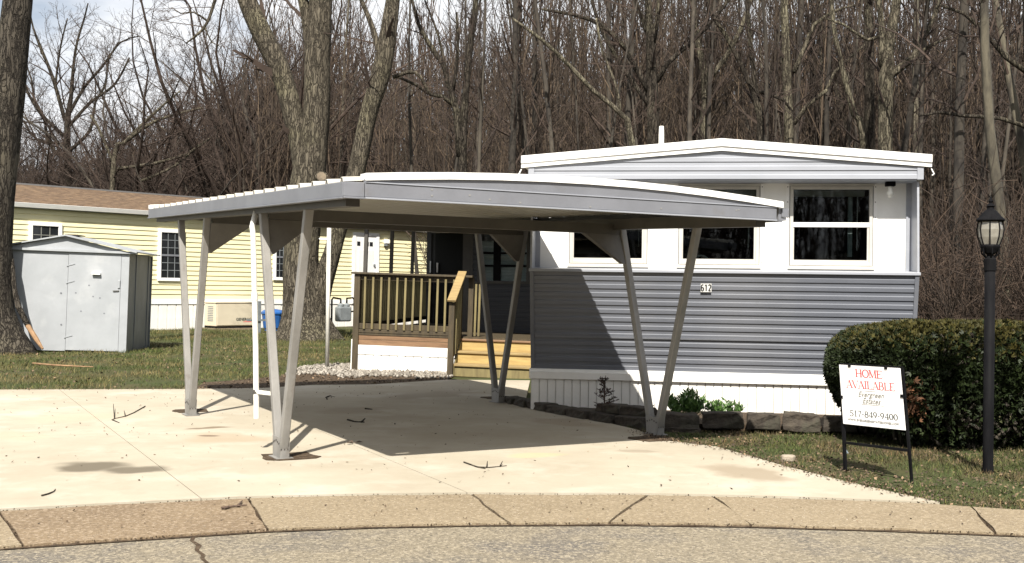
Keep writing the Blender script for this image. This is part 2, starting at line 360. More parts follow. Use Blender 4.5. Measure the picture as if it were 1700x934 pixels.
m_leaf_floor = ground_material('forest_floor_litter', [((.07,.052,.037),), ((.042,.031,.024), 2, .45, .6, .8), ((.11,.085,.058), 9, .55, .68, .6)])[0]
m_asphalt = ground_material('pale_asphalt', [((.185,.158,.115),), ((.108,.099,.090), 1.3, .47, .63, .85), ((.30,.258,.19), 42, .50, .58, .85), ((.06,.054,.048), 52, .55, .61, .75), ((.50,.455,.39), 90, .62, .66, .8)], bump=.5, bs=95)[0]
m_gutter = ground_material('exposed_aggregate_concrete', [((.222,.178,.118),), ((.165,.128,.082), .9, .46, .66, .6), ((.31,.253,.175), 36, .50, .59, .7), ((.11,.088,.065), 44, .55, .61, .6), ((.55,.49,.41), 70, .62, .66, .85)], bump=.4, bs=90)[0]
m_gutterb = ground_material('browner_aggregate_concrete', [((.195,.145,.092),), ((.145,.105,.068), .9, .44, .62, .7), ((.31,.245,.175), 36, .51, .60, .75), ((.075,.057,.042), 44, .55, .61, .7), ((.45,.39,.32), 70, .63, .67, .7)], bump=.4, bs=90)[0]
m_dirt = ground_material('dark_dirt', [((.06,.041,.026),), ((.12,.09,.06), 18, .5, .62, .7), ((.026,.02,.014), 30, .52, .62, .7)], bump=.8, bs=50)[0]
m_bed = ground_material('bed_soil', [((.06,.042,.028),), ((.12,.09,.06), 22, .54, .64, .7), ((.03,.022,.016), 12, .5, .62, .7)], bump=.8, bs=45)[0]
# driveway concrete with the stains it has
m_drive, _c, _p, _tc = ground_material('pale_driveway_concrete', [((.385,.349,.280),), ((.322,.286,.222), .45, .38, .60, .9), ((.44,.402,.34), 1.1, .50, .66, .7), ((.29,.25,.19), 3.2, .54, .70, .40), ((.25,.21,.16), 60, .62, .68, .35)], bump=.12, bs=120)
def stains(mat, col, p, tc, lst):
    t = mat.node_tree; N = t.nodes.new; K = t.links.new
    n = N('ShaderNodeTexNoise'); n.inputs['Scale'].default_value = 2.2; n.inputs['Detail'].default_value = 5; K(tc.outputs['Object'], n.inputs['Vector'])
    sub = N('ShaderNodeVectorMath'); sub.operation = 'SUBTRACT'; sub.inputs[1].default_value = (.5, .5, .5); K(n.outputs['Color'], sub.inputs[0])
    for (a, b, rw, c, amt, dist) in lst:      # a stain along a-b on the ground
        a = Vector((*a, 0)); b = Vector((*b, 0)); mid = (a+b)/2; ang = math.atan2(b.y-a.y, b.x-a.x); ln = (b-a).length/2
        sc = N('ShaderNodeVectorMath'); sc.operation = 'SCALE'; sc.inputs['Scale'].default_value = dist; K(sub.outputs[0], sc.inputs[0])
        ad = N('ShaderNodeVectorMath'); K(tc.outputs['Object'], ad.inputs[0]); K(sc.outputs[0], ad.inputs[1])
        m1 = N('ShaderNodeMapping'); m1.vector_type = 'TEXTURE'; m1.inputs['Location'].default_value = (mid.x, mid.y, 0); m1.inputs['Rotation'].default_value = (0, 0, ang); m1.inputs['Scale'].default_value = (ln, rw, 1)
        K(ad.outputs[0], m1.inputs['Vector'])
        vm = N('ShaderNodeVectorMath'); vm.operation = 'MULTIPLY'; vm.inputs[1].default_value = (1, 1, 0); K(m1.outputs[0], vm.inputs[0])
        le = N('ShaderNodeVectorMath'); le.operation = 'LENGTH'; K(vm.outputs[0], le.inputs[0])
        r = N('ShaderNodeMapRange'); r.interpolation_type = 'SMOOTHSTEP'; r.inputs[1].default_value = 1.1; r.inputs[2].default_value = .55; r.inputs[4].default_value = amt
        K(le.outputs['Value'], r.inputs[0]); mx = N('ShaderNodeMix'); mx.data_type = 'RGBA'; mx.inputs[7].default_value = (*c, 1)
        K(r.outputs[0], mx.inputs[0]); K(col, mx.inputs[6]); col = mx.outputs[2]
    K(col, p.inputs['Base Color'])
stains(m_drive, _c, _p, _tc, [
    (g2(88,777), g2(215,783), .24, (.115,.098,.072), .92, .34), (g2(180,785), g2(280,785), .17, (.115,.098,.072), .9, .34),
    (g2(300,717), g2(385,713), .10, (.16,.12,.08), .85, .4), (g2(300,728), g2(460,735), .35, (.33,.26,.18), .55, .5), (g2(320,729), g2(372,729), .06, (.14,.10,.07), .8, .3),
    (g2(840,762), g2(940,758), .14, (.50,.38,.22), .5, .3), (g2(1020,753), g2(1100,756), .09, (.24,.20,.15), .6, .3), (g2(1170,775), g2(1330,810), .25, (.24,.195,.14), .75, .6),
    (g2(520,690), g2(660,680), .3, (.28,.24,.185), .6, .5), (g2(640,668), g2(790,650), .35, (.26,.22,.17), .6, .6), (g2(880,700), g2(1000,712), .3, (.27,.22,.16), .6, .5),
    (g2(-50,735), g2(60,720), .5, (.42,.34,.25), .5, .6), (g2(20,705), g2(240,690), .5, (.42,.35,.26), .5, .8)])

lawn = MB(); lawn.add([(-400,-60,0),(400,-60,0),(400,700,0),(-400,700,0)], [(0,1,2,3)])
tag(lawn.build('lawn', m_lawn), kind='structure')
ff = MB(); ff.add([(-400,47,.004),(-9,47,.004),(-1.5,29,.004),(6.5,21,.004),(12,13,.004),(400,13,.004),(400,690,.004),(-400,690,.004)], [tuple(range(8))])
tag(ff.build('forest_floor', m_leaf_floor), kind='structure')
FRONT = [(-500,962),(-300,945),(0,915),(220,900),(440,885.5),(620,878.5),(800,875),(1020,874),(1240,877),(1470,884),(1700,893),(2000,908),(2300,926)]
BACK = [(-500,884),(-300,872),(0,853),(200,842),(400,832),(600,827),(780,825),(1080,826),(1330,832),(1560,841),(1700,851),(2000,866),(2300,883)]
def lerp_line(L, x):
    for (x0,y0),(x1,y1) in zip(L, L[1:]):
        if x0 <= x <= x1: return y0+(y1-y0)*(x-x0)/(x1-x0)
    return L[-1][1]
rd = MB(); fp = [g2(x, y+1.5) for x, y in FRONT]
pl = [(p[0], p[1], .008) for p in fp]; pl = [(-60, fp[0][1]-.6, .008)] + pl + [(60, fp[-1][1]-.6, .008), (60,-50,.008), (-60,-50,.008)]
rd.add(pl, [tuple(range(len(pl)))]); tag(rd.build('road', m_asphalt), kind='structure')
# a crack across the road filled with dirt
cr = [(322,893),(318,900),(330,908),(326,916),(338,924),(336,930),(352,945),(360,970)]
q = [(*g2(x-3.0-random.uniform(0,2.5), y), .010) for x, y in cr] + [(*g2(x+3.0+random.uniform(0,2.5), y), .010) for x, y in reversed(cr)]
c_ = MB(); c_.add(q, [tuple(range(len(q)))]); tag(c_.build('road_crack', m_dirt), kind='structure')
# gutter strip in sections, joints open and dirty between them
gut = bpy.data.objects.new('gutter', None); link(gut); tag(gut, kind='structure')
gb = MB(); gq = [(*g2(x, y), .011) for x, y in BACK] + [(*g2(x, y+1), .011) for x, y in reversed(FRONT)]
gb.add(gq, [tuple(range(len(gq)))]); gb.build('joint_filler', m_dirt, gut)
CUTS = [(-500,-500), (-2,38), (412,444), (782,846), (1075,1012), (1184,1246), (1612,1652), (2300,2300)]   # joint x on the back edge, on the front edge
for i in range(len(CUTS)-1):
    (b0, f0), (b1, f1) = CUTS[i], CUTS[i+1]; n = 10; top = []; bot = []
    for k in range(n+1):
        w = k/n; g = 2.3
        xb = (b0+g)*(1-w)+(b1-g)*w; xf = (f0+g)*(1-w)+(f1-g)*w
        jb = random.uniform(-.6,.6); jf = random.uniform(-.8,.8)
        top.append(g2(xb, lerp_line(BACK, xb)+.9+jb)); bot.append(g2(xf, lerp_line(FRONT, xf)-1.2+jf))
    ends = []
    for a, b in ((top[-1], bot[-1]), (bot[0], top[0])):       # ragged ends
        ends.append([(a[0]+(b[0]-a[0])*q+random.uniform(-.012,.012), a[1]+(b[1]-a[1])*q) for q in (.2,.4,.6,.8)])
    poly = top + ends[0] + bot[::-1] + ends[1]
    MB().prism([(x, y, -.05) for x, y in poly], (0,0,.072)).build('gutter_section', m_gutterb if i in (1,) else m_gutter, gut)
# driveway slabs
BND_R = [(872,669),(912,689),(958,696),(1005,705),(1060,718),(1098,735),(1190,746),(1300,778),(1400,804),(1500,827),(1560,840)]
BND_B = [(-420,653),(0,650),(305,649),(440,647),(520,642),(620,641),(740,633),(880,634)]
dpoly = [g2(x, y) for x, y in BND_B] + [g2(x, y) for x, y in BND_R] + [g2(x, y-1.2) for x, y in reversed(BACK) if x < 1560 and x > -400] + [g2(-420, 877)]
drv = bpy.data.objects.new('driveway', None); link(drv); tag(drv, kind='structure')
MB().prism([(x, y, .006) for x, y in dpoly], (0,0,.006)).build('joint_filler', m_dirt, drv)
pieces = [dpoly]
for a, b in ((g2(0,731), g2(930,697)), (g2(166,703), g2(317,821)), (g2(719,800), g2(773,823))):
    nxt = []
    for q in pieces:
        for kp in (1, -1):
            c = clip(q, a, b, kp, .0035)
            if len(c) > 2: nxt.append(c)
    pieces = nxt
for q in pieces: MB().prism([(x, y, -.04) for x, y in q], (0,0,.068)).build('concrete_slab', m_drive, drv)
# broken ground round the carport feet
for (px, py, s) in ((484,764,.36),(318,686,.31),(1083,733,.34),(826,664,.30)):
    c = gnd(px, py); pts = []
    for k in range(14):
        a = 2*math.pi*k/14; sq = 1/max(abs(math.cos(a)), abs(math.sin(a)))
        r = s*.5*min(sq, 1.25)*random.uniform(.85,1.2); v = Matrix.Rotation(.5, 2) @ Vector((math.cos(a)*r*1.15, math.sin(a)*r))
        pts.append((c.x+v.x, c.y+v.y, .030))
    d = MB(); d.prism(pts, (0,0,.004)); tag(d.build('dirt_patch', m_dirt), kind='structure')
# planting bed behind the retaining wall, and the gravel bed before the deck
WALL = [(-.02,13.55),(.22,13.0),(.46,12.52),(.78,12.02),(1.12,11.52),(1.42,11.17),(1.75,11.10),(3.45,10.98),(4.6,11.2)]
bed = MB(); bp = [(x+.05, y+.12, -.02) for x, y in WALL] + [(4.75,12.2,-.02),(.3,12.95,-.02),(.2,13.5,-.02)]
bed.prism(bp, (0,0,.085)); tag(bed.build('planting_bed', m_bed), kind='structure')
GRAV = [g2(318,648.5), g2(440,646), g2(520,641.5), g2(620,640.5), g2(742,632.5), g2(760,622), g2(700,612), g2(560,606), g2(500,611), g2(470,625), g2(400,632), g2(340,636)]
tag(MB().prism([(x, y, .002) for x, y in GRAV], (0,0,.014)).build('mulch_and_shade_bed', m_dirt), kind='structure')  # dark sheet: part mulch, part stand-in for the carport's shade

# ---------------------------------------------------------------- retaining wall blocks
rw = thing('retaining_wall', 'low curved retaining wall of rough grey brown concrete blocks in front of the white skirting', 'retaining wall')
def block_mesh(w, d, h):
    b = MB(); j = lambda s=.012: random.uniform(-s, s)
    b.hexa([(-w/2+j(),-d/2+j(),0),(w/2+j(),-d/2+j(),0),(w/2-.03+j(),d/2,0),(-w/2+.03+j(),d/2,0),
            (-w/2+j(),-d/2+.015+j(),h+j(.006)),(w/2+j(),-d/2+.015+j(),h+j(.006)),(w/2-.03,d/2,h),(-w/2+.03,d/2,h)])
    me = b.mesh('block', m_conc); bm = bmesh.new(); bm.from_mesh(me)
    bmesh.ops.subdivide_edges(bm, edges=bm.edges[:], cuts=2, use_grid_fill=True)
    for v in bm.verts:
        v.co += Vector((j(.008), j(.012), j(.007)))
    bmesh.ops.bevel(bm, geom=[e for e in bm.edges if e.is_boundary is False and e.calc_face_angle(0) > .9], offset=.012, segments=1, affect='EDGES')
    bm.to_mesh(me); bm.free(); return me
BLK = [block_mesh(.33+.02*k, .22, .155+.012*(k % 3)) for k in range(5)]
def lay(path, z, start=0.0, gap=.018, stop=None, mh=.155):
    pts = [Vector((x, y, 0)) for x, y in path]; cum = [0]
    for a, b in zip(pts, pts[1:]): cum.append(cum[-1]+(b-a).length)
    s = start; end = stop or cum[-1]
    while s < end-.2:
        me = random.choice(BLK); w = max(v.co.x for v in me.vertices)*2; m = s+w/2
        for i in range(len(pts)-1):
            if cum[i] <= m <= cum[i+1] or i == len(pts)-2:
                t = (m-cum[i])/(cum[i+1]-cum[i]); p = pts[i].lerp(pts[i+1], t); d = pts[i+1]-pts[i]; break
        o = bpy.data.objects.new('block', me); link(o, rw); o.scale = (1, 1, mh/.165*random.uniform(.94,1.06))
        o.location = (p.x, p.y, z+random.uniform(-.006,.006)); o.rotation_euler = (random.uniform(-.03,.03), random.uniform(-.03,.03), math.atan2(d.y, d.x)+random.uniform(-.07,.07))
        s += w+gap+random.uniform(0,.012)
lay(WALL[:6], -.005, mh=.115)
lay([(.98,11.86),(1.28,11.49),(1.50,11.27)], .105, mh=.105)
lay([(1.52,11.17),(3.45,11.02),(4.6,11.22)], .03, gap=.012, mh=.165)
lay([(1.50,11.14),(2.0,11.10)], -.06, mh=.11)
# ================================================================ THE GREY MOBILE HOME
HA = -R(7.9); HF = Frame(.20, 12.5, HA); W = 4.22
home = thing('mobile_home', 'grey and white single wide mobile home with a shallow gabled front and number 612', 'mobile home', (.20,12.5,0), HA)
ZS, ZB, ZG, YB, YW = 1.627, .50, 2.645, .22, .35      # sill, siding bottom, gable bottom, recess of bottom and of window band
# lower siding: stepped metal courses, one board each, face sloping back towards the bottom
NC = 12; PH = (ZS-.02-ZB)/NC; K_ = YB/(ZS-ZB)
def course(x0, x1, ph, k):
    prof = [(0,ph),(0,ph*.57),(-.010,ph*.465),(-.010,ph*.02),(-.001,0),(.02,0),(.02,ph)]       # (y, z)
    b = MB(); b.prism([(x0, y - k*z, z) for y, z in prof], (x1-x0, 0, 0)); return b
cm = course(.045, W-.045, PH, K_).mesh('siding_board', m_slate)
for i in range(NC):
    o = bpy.data.objects.new('siding_board', cm); link(o, home); z = ZB+i*PH; o.location = (0, YB-K_*(z-ZB), z)
for x0, x1 in ((0,.045),(W-.045,W)):
    MB().hexa([(x0,YB-.016,ZB),(x1,YB-.016,ZB),(x1,YB+.1,ZB),(x0,YB+.1,ZB),(x0,-.016,ZS-.02),(x1,-.016,ZS-.02),(x1,.1,ZS-.02),(x0,.1,ZS-.02)]).build('corner_trim', m_slate, home, bevel=.004)
z = ZB+4*PH; MB().hexa([(.05,YB-K_*(z-ZB)-.016,z-.006),(W-.05,YB-K_*(z-ZB)-.016,z-.006),(W-.05,YB-K_*(z-ZB),z-.006),(.05,YB-K_*(z-ZB),z-.006),(.05,YB-K_*(z-ZB)-.021,z+.012),(W-.05,YB-K_*(z-ZB)-.021,z+.012),(W-.05,YB-K_*(z-ZB),z+.012),(.05,YB-K_*(z-ZB),z+.012)]).build('seam_strip', m_seam, home)
# sill ledge over the siding
MB().hexa([(-.01,-.03,ZS-.02),(W+.01,-.03,ZS-.02),(W+.01,YW+.03,ZS-.02),(-.01,YW+.03,ZS-.02),(-.01,-.03,ZS+.012),(W+.01,-.03,ZS+.012),(W+.01,YW+.03,ZS+.035),(-.01,YW+.03,ZS+.035)]).build('sill_ledge', m_palegrey, home, bevel=.004)
# white window band, built round the openings
def lx(px, py=400): return HF.hit(px, py, YW).x
def lz(px, py): return HF.hit(px, py, YW).z
ZL = ZS+.03
wz0 = lz(1380,440); wz1 = lz(1380,310); wins = [(lx(947), lx(1073)), (lx(1128), lx(1259)), (lx(1312), lx(1447))]
xs = [.02] + [v for w in wins for v in w] + [W-.02]
for k in range(0, 8, 2): box('wall_panel', m_white, home, xs[k], xs[k+1], YW, YW+.06, ZL, ZG)
for a, b in wins:
    box('wall_panel', m_white, home, a, b, YW, YW+.06, ZL, wz0); box('wall_panel', m_white, home, a, b, YW, YW+.06, wz1, ZG)
def slit(x):   # batten strips with screw heads at the panel joints
    box('batten', m_white_trim, home, x-.018, x+.018, YW-.008, YW, ZL, ZG-.02)
for x in (xs[1]-.035, xs[2]+.035, xs[3]-.035, xs[4]+.035, xs[5]-.035, xs[6]+.035): slit(x)
sc = MB()
for x in (xs[1]-.035, xs[2]+.035, xs[3]-.035, xs[4]+.035, xs[5]-.035, xs[6]+.035):
    for q in range(6): sc.box(x-.006, x+.006, YW-.012, YW-.008, ZL+.08+q*.17, ZL+.092+q*.17)
sc.build('screw_heads', m_screw, home)
for i, (a, b) in enumerate(wins):
    f = MB(); t = .028; yo, yi = YW-.022, YW+.035
    f.box(a-.006, a+t, yo, yi, wz0-.006, wz1+.006); f.box(b-t, b+.006, yo, yi, wz0-.006, wz1+.006)
    f.box(a+t, b-t, yo, yi, wz1-t, wz1+.006); f.box(a+t, b-t, yo, yi, wz0-.006, wz0+.03)
    wf = f.build('window', m_frame, home, bevel=.003)
    gp_ = MB(); gp_.box(a-.02, a-.006, YW-.004, YW, wz0-.01, wz1+.03); gp_.box(b+.006, b+.02, YW-.004, YW, wz0-.01, wz1+.03); gp_.box(a-.006, b+.006, YW-.004, YW, wz1+.006, wz1+.012); gp_.build('shadow_line', m_screw, wf)  # grey strips draw the thin shadow lines round each frame
    zm = lz((1380), 373)
    box('meeting_rail', m_white_trim, wf, a+t, b-t, YW-.012, YW+.02, zm-.026, zm+.026, bevel=.003)
    s = MB(); y0, y1 = YW-.004, YW+.018
    s.box(a+t, a+t+.012, y0, y1, wz0+.03, zm-.026); s.box(b-t-.022, b-t, y0, y1, wz0+.03, zm-.026); s.box(a+t+.012, b-t-.022, y0, y1, wz0+.03, wz0+.058)
    s.build('lower_sash', m_frame, wf)
    box('pane', m_pane, wf, a+t, b-t, YW+.006, YW+.010, wz0+.03, zm-.026)
    box('pane', m_pane, wf, a+t, b-t, YW+.022, YW+.026, zm+.026, wz1-t)
    box('sill', m_frame, wf, a-.03, b+.03, YW-.045, YW-.001, wz0-.05, wz0-.012, bevel=.004)
    box('drip_cap', m_frame, wf, a-.02, b+.02, YW-.035, YW-.001, wz1+.012, wz1+.03)
    if i == 2:
        box('rolled_blind', m_blind, wf, a+t, b-t-.04, YW+.06, YW+.10, wz1-.105, wz1-t, bevel=.012)
        MB().tube([(b-t-.115, YW+.08, wz1-.1), (b-t-.118, YW+.08, zm-.28)], .006, 6).build('blind_cord', m_white_trim, wf)
        box('side_curtain', m_curtain, wf, b-.24, b-.19, YW+.12, YW+.14, wz0+.1, wz1-.1)
    elif i == 1:
        cz = MB()
        for q in range(7):
            x = a+.10+q*.068; cz.box(x, x+.062, YW+.10+.012*(q % 2), YW+.115+.012*(q % 2), wz1-.34, wz1-.11)
        cz.build('valance', m_curtain, wf)
        box('blind_rail', m_blind, wf, a+t, b-t, YW+.06, YW+.085, wz1-.10, wz1-t)
        box('blind_slats', m_blind, wf, b-.22, b-.05, YW+.07, YW+.08, wz1-.155, wz1-.125)
        MB().tube([(b-t-.075, YW+.07, zm-.03), (b-t-.077, YW+.07, zm-.26)], .007, 6).build('blind_wand', m_white_trim, wf)
    else:
        MB().tube([(b-t-.06, YW+.07, zm-.03), (b-t-.062, YW+.07, zm-.26)], .007, 6).build('blind_wand', m_greyink, wf)
# wings that close the recessed band at both ends
for x0, x1, nm in ((0,.022,'wing'),(W-.022,W,'wing')):
    MB().prism([(x0,-.005,ZS+.012),(x0,YW+.05,ZS+.012),(x0,YW+.05,ZG),(x0,.055,ZG)], (x1-x0,0,0)).build(nm, m_palegrey, home)
    xc = x0 if x0 < 1 else x1
    box('corner_post', m_palegrey, home, (.022 if x0 < 1 else W-.075), (.075 if x0 < 1 else W-.022), YW-.02, YW-.001, ZL, ZG-.005)
# gable: pale courses cut by the roof slope, on an overhanging soffit
def roof_under(u): return 2.957-(2.957-2.785)*abs(u-W/2)/(W/2+.04)
ph = .0955
for i in range(4):
    z0 = ZG+i*ph
    if z0 > 2.94: break
    prof = [(0,z0+ph),(0,z0+ph*.57),(-.010,z0+ph*.465),(-.010,z0+ph*.02),(0,z0)]
    vs, fs = [], []
    for y, z in prof:
        z = min(z, 2.955); hw = W/2+.02 if z <= roof_under(0) else max(.01, (2.957-z)/(2.957-2.785)*(W/2+.04))
        hw = min(hw, W/2+.02); vs += [(W/2-hw, y, z), (W/2+hw, y, z)]
    n = len(prof); fs = [(2*k, 2*k+1, 2*k+3, 2*k+2) for k in range(n-1)]
    MB().add(vs, fs).build('gable_board', m_palegrey, home)
for x0, x1 in ((-.03,.035),(W-.035,W+.03)): box('gable_trim', m_palegrey, home, x0, x1, -.018, .05, ZG-.004, 2.79)
box('soffit', m_palegrey, home, -.02, W+.02, .002, YW+.06, ZG-.012, ZG-.002)
gback = MB(); gback.prism([(-.02,.03,ZG),(W+.02,.03,ZG),(W+.02,.03,2.79),(W/2,.03,2.95),(-.02,.03,2.79)], (0,.02,0)); gback.build('gable_backing', m_palegrey, home)
# white metal roof edge in two tiers, and the roof itself
def fascia(y0, y1, dz0, dz1, nm):
    b = MB()
    for sx in (-1, 1):
        ue = W/2+sx*(W/2+.11)
        zz = lambda u, d: (3.09 if True else 0)-(3.09-2.905)*abs(u-W/2)/(W/2+.11)+d
        b.hexa([(ue,y0,zz(ue,dz0)),(W/2,y0,zz(W/2,dz0)),(W/2,y1,zz(W/2,dz0)),(ue,y1,zz(ue,dz0)),
                (ue,y0,zz(ue,dz1)),(W/2,y0,zz(W/2,dz1)),(W/2,y1,zz(W/2,dz1)),(ue,y1,zz(ue,dz1))])
    return b.build(nm, m_white_trim, home)
fascia(-.052, .03, -.083, 0, 'roof_edge'); fascia(-.036, .03, -.132, -.085, 'fascia')
HL = 14.0
rf = MB()
for sx in (-1, 1):
    ue = W/2+sx*(W/2+.10)
    rf.hexa([(ue,.03,2.80),(W/2,.03,2.96),(W/2,HL,2.96),(ue,HL,2.80),(ue,.03,2.895),(W/2,.03,3.08),(W/2,HL,3.08),(ue,HL,2.895)])
rf.build('roof', m_roofsheet, home)
for x0, x1 in ((.0,.06),(W-.06,W)):
    sw = MB(); sw.box(x0, x1, YW+.06, HL, .5, 2.80)
    for i in range(24): sw.box(x0-.01 if x0 < 1 else x1, x0 if x0 < 1 else x1+.01, YW+.06, HL, .52+i*.0955, .565+i*.0955)
    sw.build('side_wall', m_slate, home)
box('back_wall', m_slate, home, .06, W-.06, HL-.06, HL, .5, 2.80)
box('floor', m_room, home, .06, W-.06, .26, HL-.06, .48, .54); box('ceiling', m_room, home, .06, W-.06, YW+.06, HL-.06, 2.70, 2.76)
box('partition', m_room, home, .06, W-.06, 3.2, 3.26, .54, 2.70)
box('counter', m_room, home, .08, W-.7, YW+.1, YW+.7, .54, 1.42)
# white skirting: cap and upright panels
box('skirting_cap', m_skirt, home, -.012, W+.012, YB-.055, YB+.02, ZB-.115, ZB-.035, bevel=.004)
box('skirting_lip', m_white_trim, home, -.014, W+.014, YB-.035, YB+.02, ZB-.035, ZB, bevel=.003)
pw = .0935; npn = int(W/pw)
sk = MB(); sk.prism([(.004,YB-.02,0),(pw-.009,YB-.02,0),(pw-.007,YB-.012,0),(pw,YB-.012,0),(pw,YB+.012,0),(.004,YB+.012,0)], (0,0,ZB-.115+.03))
skm = sk.mesh('skirting_panel', m_skirt)
for i in range(npn):
    o = bpy.data.objects.new('skirting_panel', skm); link(o, home); o.location = (i*pw+.01, 0, .03)
box('skirting_side', m_skirt, home, 0, .03, YB+.02, HL, -.02, ZB); box('skirting_side', m_skirt, home, W-.03, W, YB+.02, HL, -.02, ZB)
# the number plates, porch bulb, vent pipe, gutter brackets
TXT = {}
def text_mesh(name, body, size, mat, extrude=.0008, shear=0.0, spacing=1.0, bold=0.0):
    c = bpy.data.curves.new(name, 'FONT'); c.body = body; c.size = size; c.extrude = extrude; c.align_x = 'CENTER'; c.align_y = 'CENTER'; c.shear = shear; c.space_character = spacing; c.offset = bold
    c.resolution_u = 3
    o = bpy.data.objects.new(name, c); COL.objects.link(o); bpy.context.view_layer.update()
    me = bpy.data.meshes.new_from_object(o.evaluated_get(bpy.context.evaluated_depsgraph_get())); bpy.data.objects.remove(o)
    me.name = name; me.materials.clear(); me.materials.append(mat); return me
def place_text(me, parent, loc, rot, name='lettering'):
    o = bpy.data.objects.new(name, me); link(o, parent); o.location = loc; o.rotation_euler = rot; return o
for k, ch in enumerate('612'):
    px = 1166.0+k*6.0; h = HF.hit(px, 477.5, .05); yy = YB-K_*(h.z-ZB)-.023
    pl_ = box('number_plate', m_plate, home, h.x-.0195, h.x+.0195, yy-.002, yy, h.z-.047, h.z+.047)
    dg = {'6':[(.85,.93),(.3,.95),(.12,.75),(.12,.2),(.3,.04),(.7,.04),(.88,.2),(.88,.42),(.7,.55),(.15,.52)],'1':[(.2,.78),(.55,.98),(.55,.02)],'2':[(.12,.8),(.3,.96),(.7,.96),(.88,.8),(.85,.58),(.12,.05),(.92,.05)]}[ch]
    db = MB(); dp = [(h.x-.0145+.029*a_, yy-.003, h.z-.037+.074*b_) for a_, b_ in dg]
    for p0, p1 in zip(dp, dp[1:]): db.bar(p0, p1, .0135, .001, (0,1,0))
    db.build('digit', m_number, pl_)
b = HF.hit(1478, 300, .18)
ls = MB(); ls.box(b.x-.05, b.x+.05, .13, .23, ZG-.06, ZG-.012); lf = ls.build('porch_light', m_black, home, bevel=.006)
MB().lathe([(.022,ZG-.06),(.03,ZG-.075),(.024,ZG-.10),(.036,ZG-.125),(.036,ZG-.15),(.02,ZG-.165),(.028,ZG-.175),(.012,ZG-.185)], 14, (b.x, .18)).build('bulb', m_bulb, lf, smooth=True)
v = HF.hit(1098, 225, 2.2)
MB().tube([(v.x,2.2,2.9),(v.x,2.2,3.44),(v.x,2.2,3.56)], [.036,.036,.03], 12).build('vent_pipe', m_pvc, home, smooth=False)
for sx in (-.11, W+.11):
    MB().tube([(sx*1.0,.0,2.76),(sx+(.03 if sx > 0 else -.03),.0,2.70),(sx+(.01 if sx > 0 else -.01),.0,2.685)], .008, 6).build('gutter_hook', m_white_trim, home)
# the kitchen tap that shows in the middle window
t0 = HF.hit(1164, 437, YW+.22); tp = thing('kitchen_tap', 'tall arched metal kitchen tap seen through the middle front window', 'tap', HF.w(t0.x, YW+.22, 1.42), HA)
pts = [(-.10,0,.0),(-.10,0,.30)] + [(-.10+.098*(1-math.cos(a)), 0, .30+.1*math.sin(a)) for a in [i*math.pi/8 for i in range(1,9)]] + [(.096,0,.2)]
MB().tube(pts, .011, 8).build('spout', m_bulb, tp, smooth=True); MB().lathe([(.03,0),(.03,.02),(.018,.03)], 12, (-.10,0)).build('base', m_chrome, tp)

# ================================================================ THE CARPORT
CA = math.atan2(.479, .878); CF = Frame(-1.83, 8.88, CA); CFA, CFB = 3.67, 3.22
cp = thing('carport', 'open grey metal carport with white ribbed roof on four V shaped leg pairs', 'carport', (-1.83,8.88,0), CA)
Y0, Y1 = -1.67, CFB+1.84
zb = lambda y: 2.0+.03*(y-Y0)
XL, XR = -.09, CFA-.01
def arch(x): t = (x-(XL+XR)/2)/((XR-XL)/2); return .085*(1-t*t)
# legs: folded steel posts leaning fore and aft
for (x, y) in ((0,0),(CFA,0),(0,CFB),(CFA,CFB)):
    sgn = 1 if x == 0 else -1
    for s in (-1, 1):
        top = Vector((x, y+s*.62, zb(y+s*.62)-.01)); bot = Vector((x, y+s*.045, .06))
        leg = MB(); t = (top-bot).normalized(); sd = Vector((1,0,0)); up = sd.cross(t).normalized()
        # lipped C section with rolled corners, open inwards
        pr = [(-.033,-.025),(-.027,-.031),(.027,-.031),(.033,-.025),(.033,.025),(.027,.031),(-.027,.031),(-.033,.025)]
        leg.prism([bot+sd*a+up*b_ for a, b_ in pr], top-bot); leg.build('leg', m_post, cp)
    bk = MB(); bk.prism([(x-.040,y-.085,.01),(x-.040,y+.085,.01),(x-.040,y+.105,.20),(x-.040,y-.105,.20)], (.006,0,0)); bk.prism([(x+.034,y-.085,.01),(x+.034,y+.085,.01),(x+.034,y+.105,.20),(x+.034,y-.105,.20)], (.006,0,0))
    bk.box(x-.040, x+.040, y-.091, y-.085, .01, .17); bk.box(x-.040, x+.040, y+.085, y+.091, .01, .17); bk.box(x-.07, x+.07, y-.11, y+.11, .030, .038)
    fb = bk.build('foot_bracket', m_post, cp)
    bo = MB()
    for q in range(5):
        a = (q-2)*.036
        for xx in (x-.044, x+.040): bo.box(xx, xx+.004, y+a-.007, y+a+.007, .165-.01*abs(q-2), .179-.01*abs(q-2))
        bo.box(x-.03+.013*q, x-.022+.013*q, y-.095, y-.091, .10+.02*(q % 2), .112+.02*(q % 2))
    bo.build('bolts', m_bolt, fb)
# cross rafters with tapered knee braces
for y in (.62, CFB-.62):
    z = zb(y)
    box('rafter', m_beam, cp, .045, CFA-.045, y-.04, y+.04, z-.10, z-.002)
    for x, s in ((0,1),(CFA,-1)):
        MB().prism([(x+s*.030,(y-.11 if y < 1 else y+.11)-.028,z-.40),(x+s*.062,(y-.11 if y < 1 else y+.11)-.028,z-.40),(x+s*.46,y-.034,z-.102),(x+s*.030,y-.034,z-.102)], (0,.062,0)).build('knee_brace', m_brace, cp)
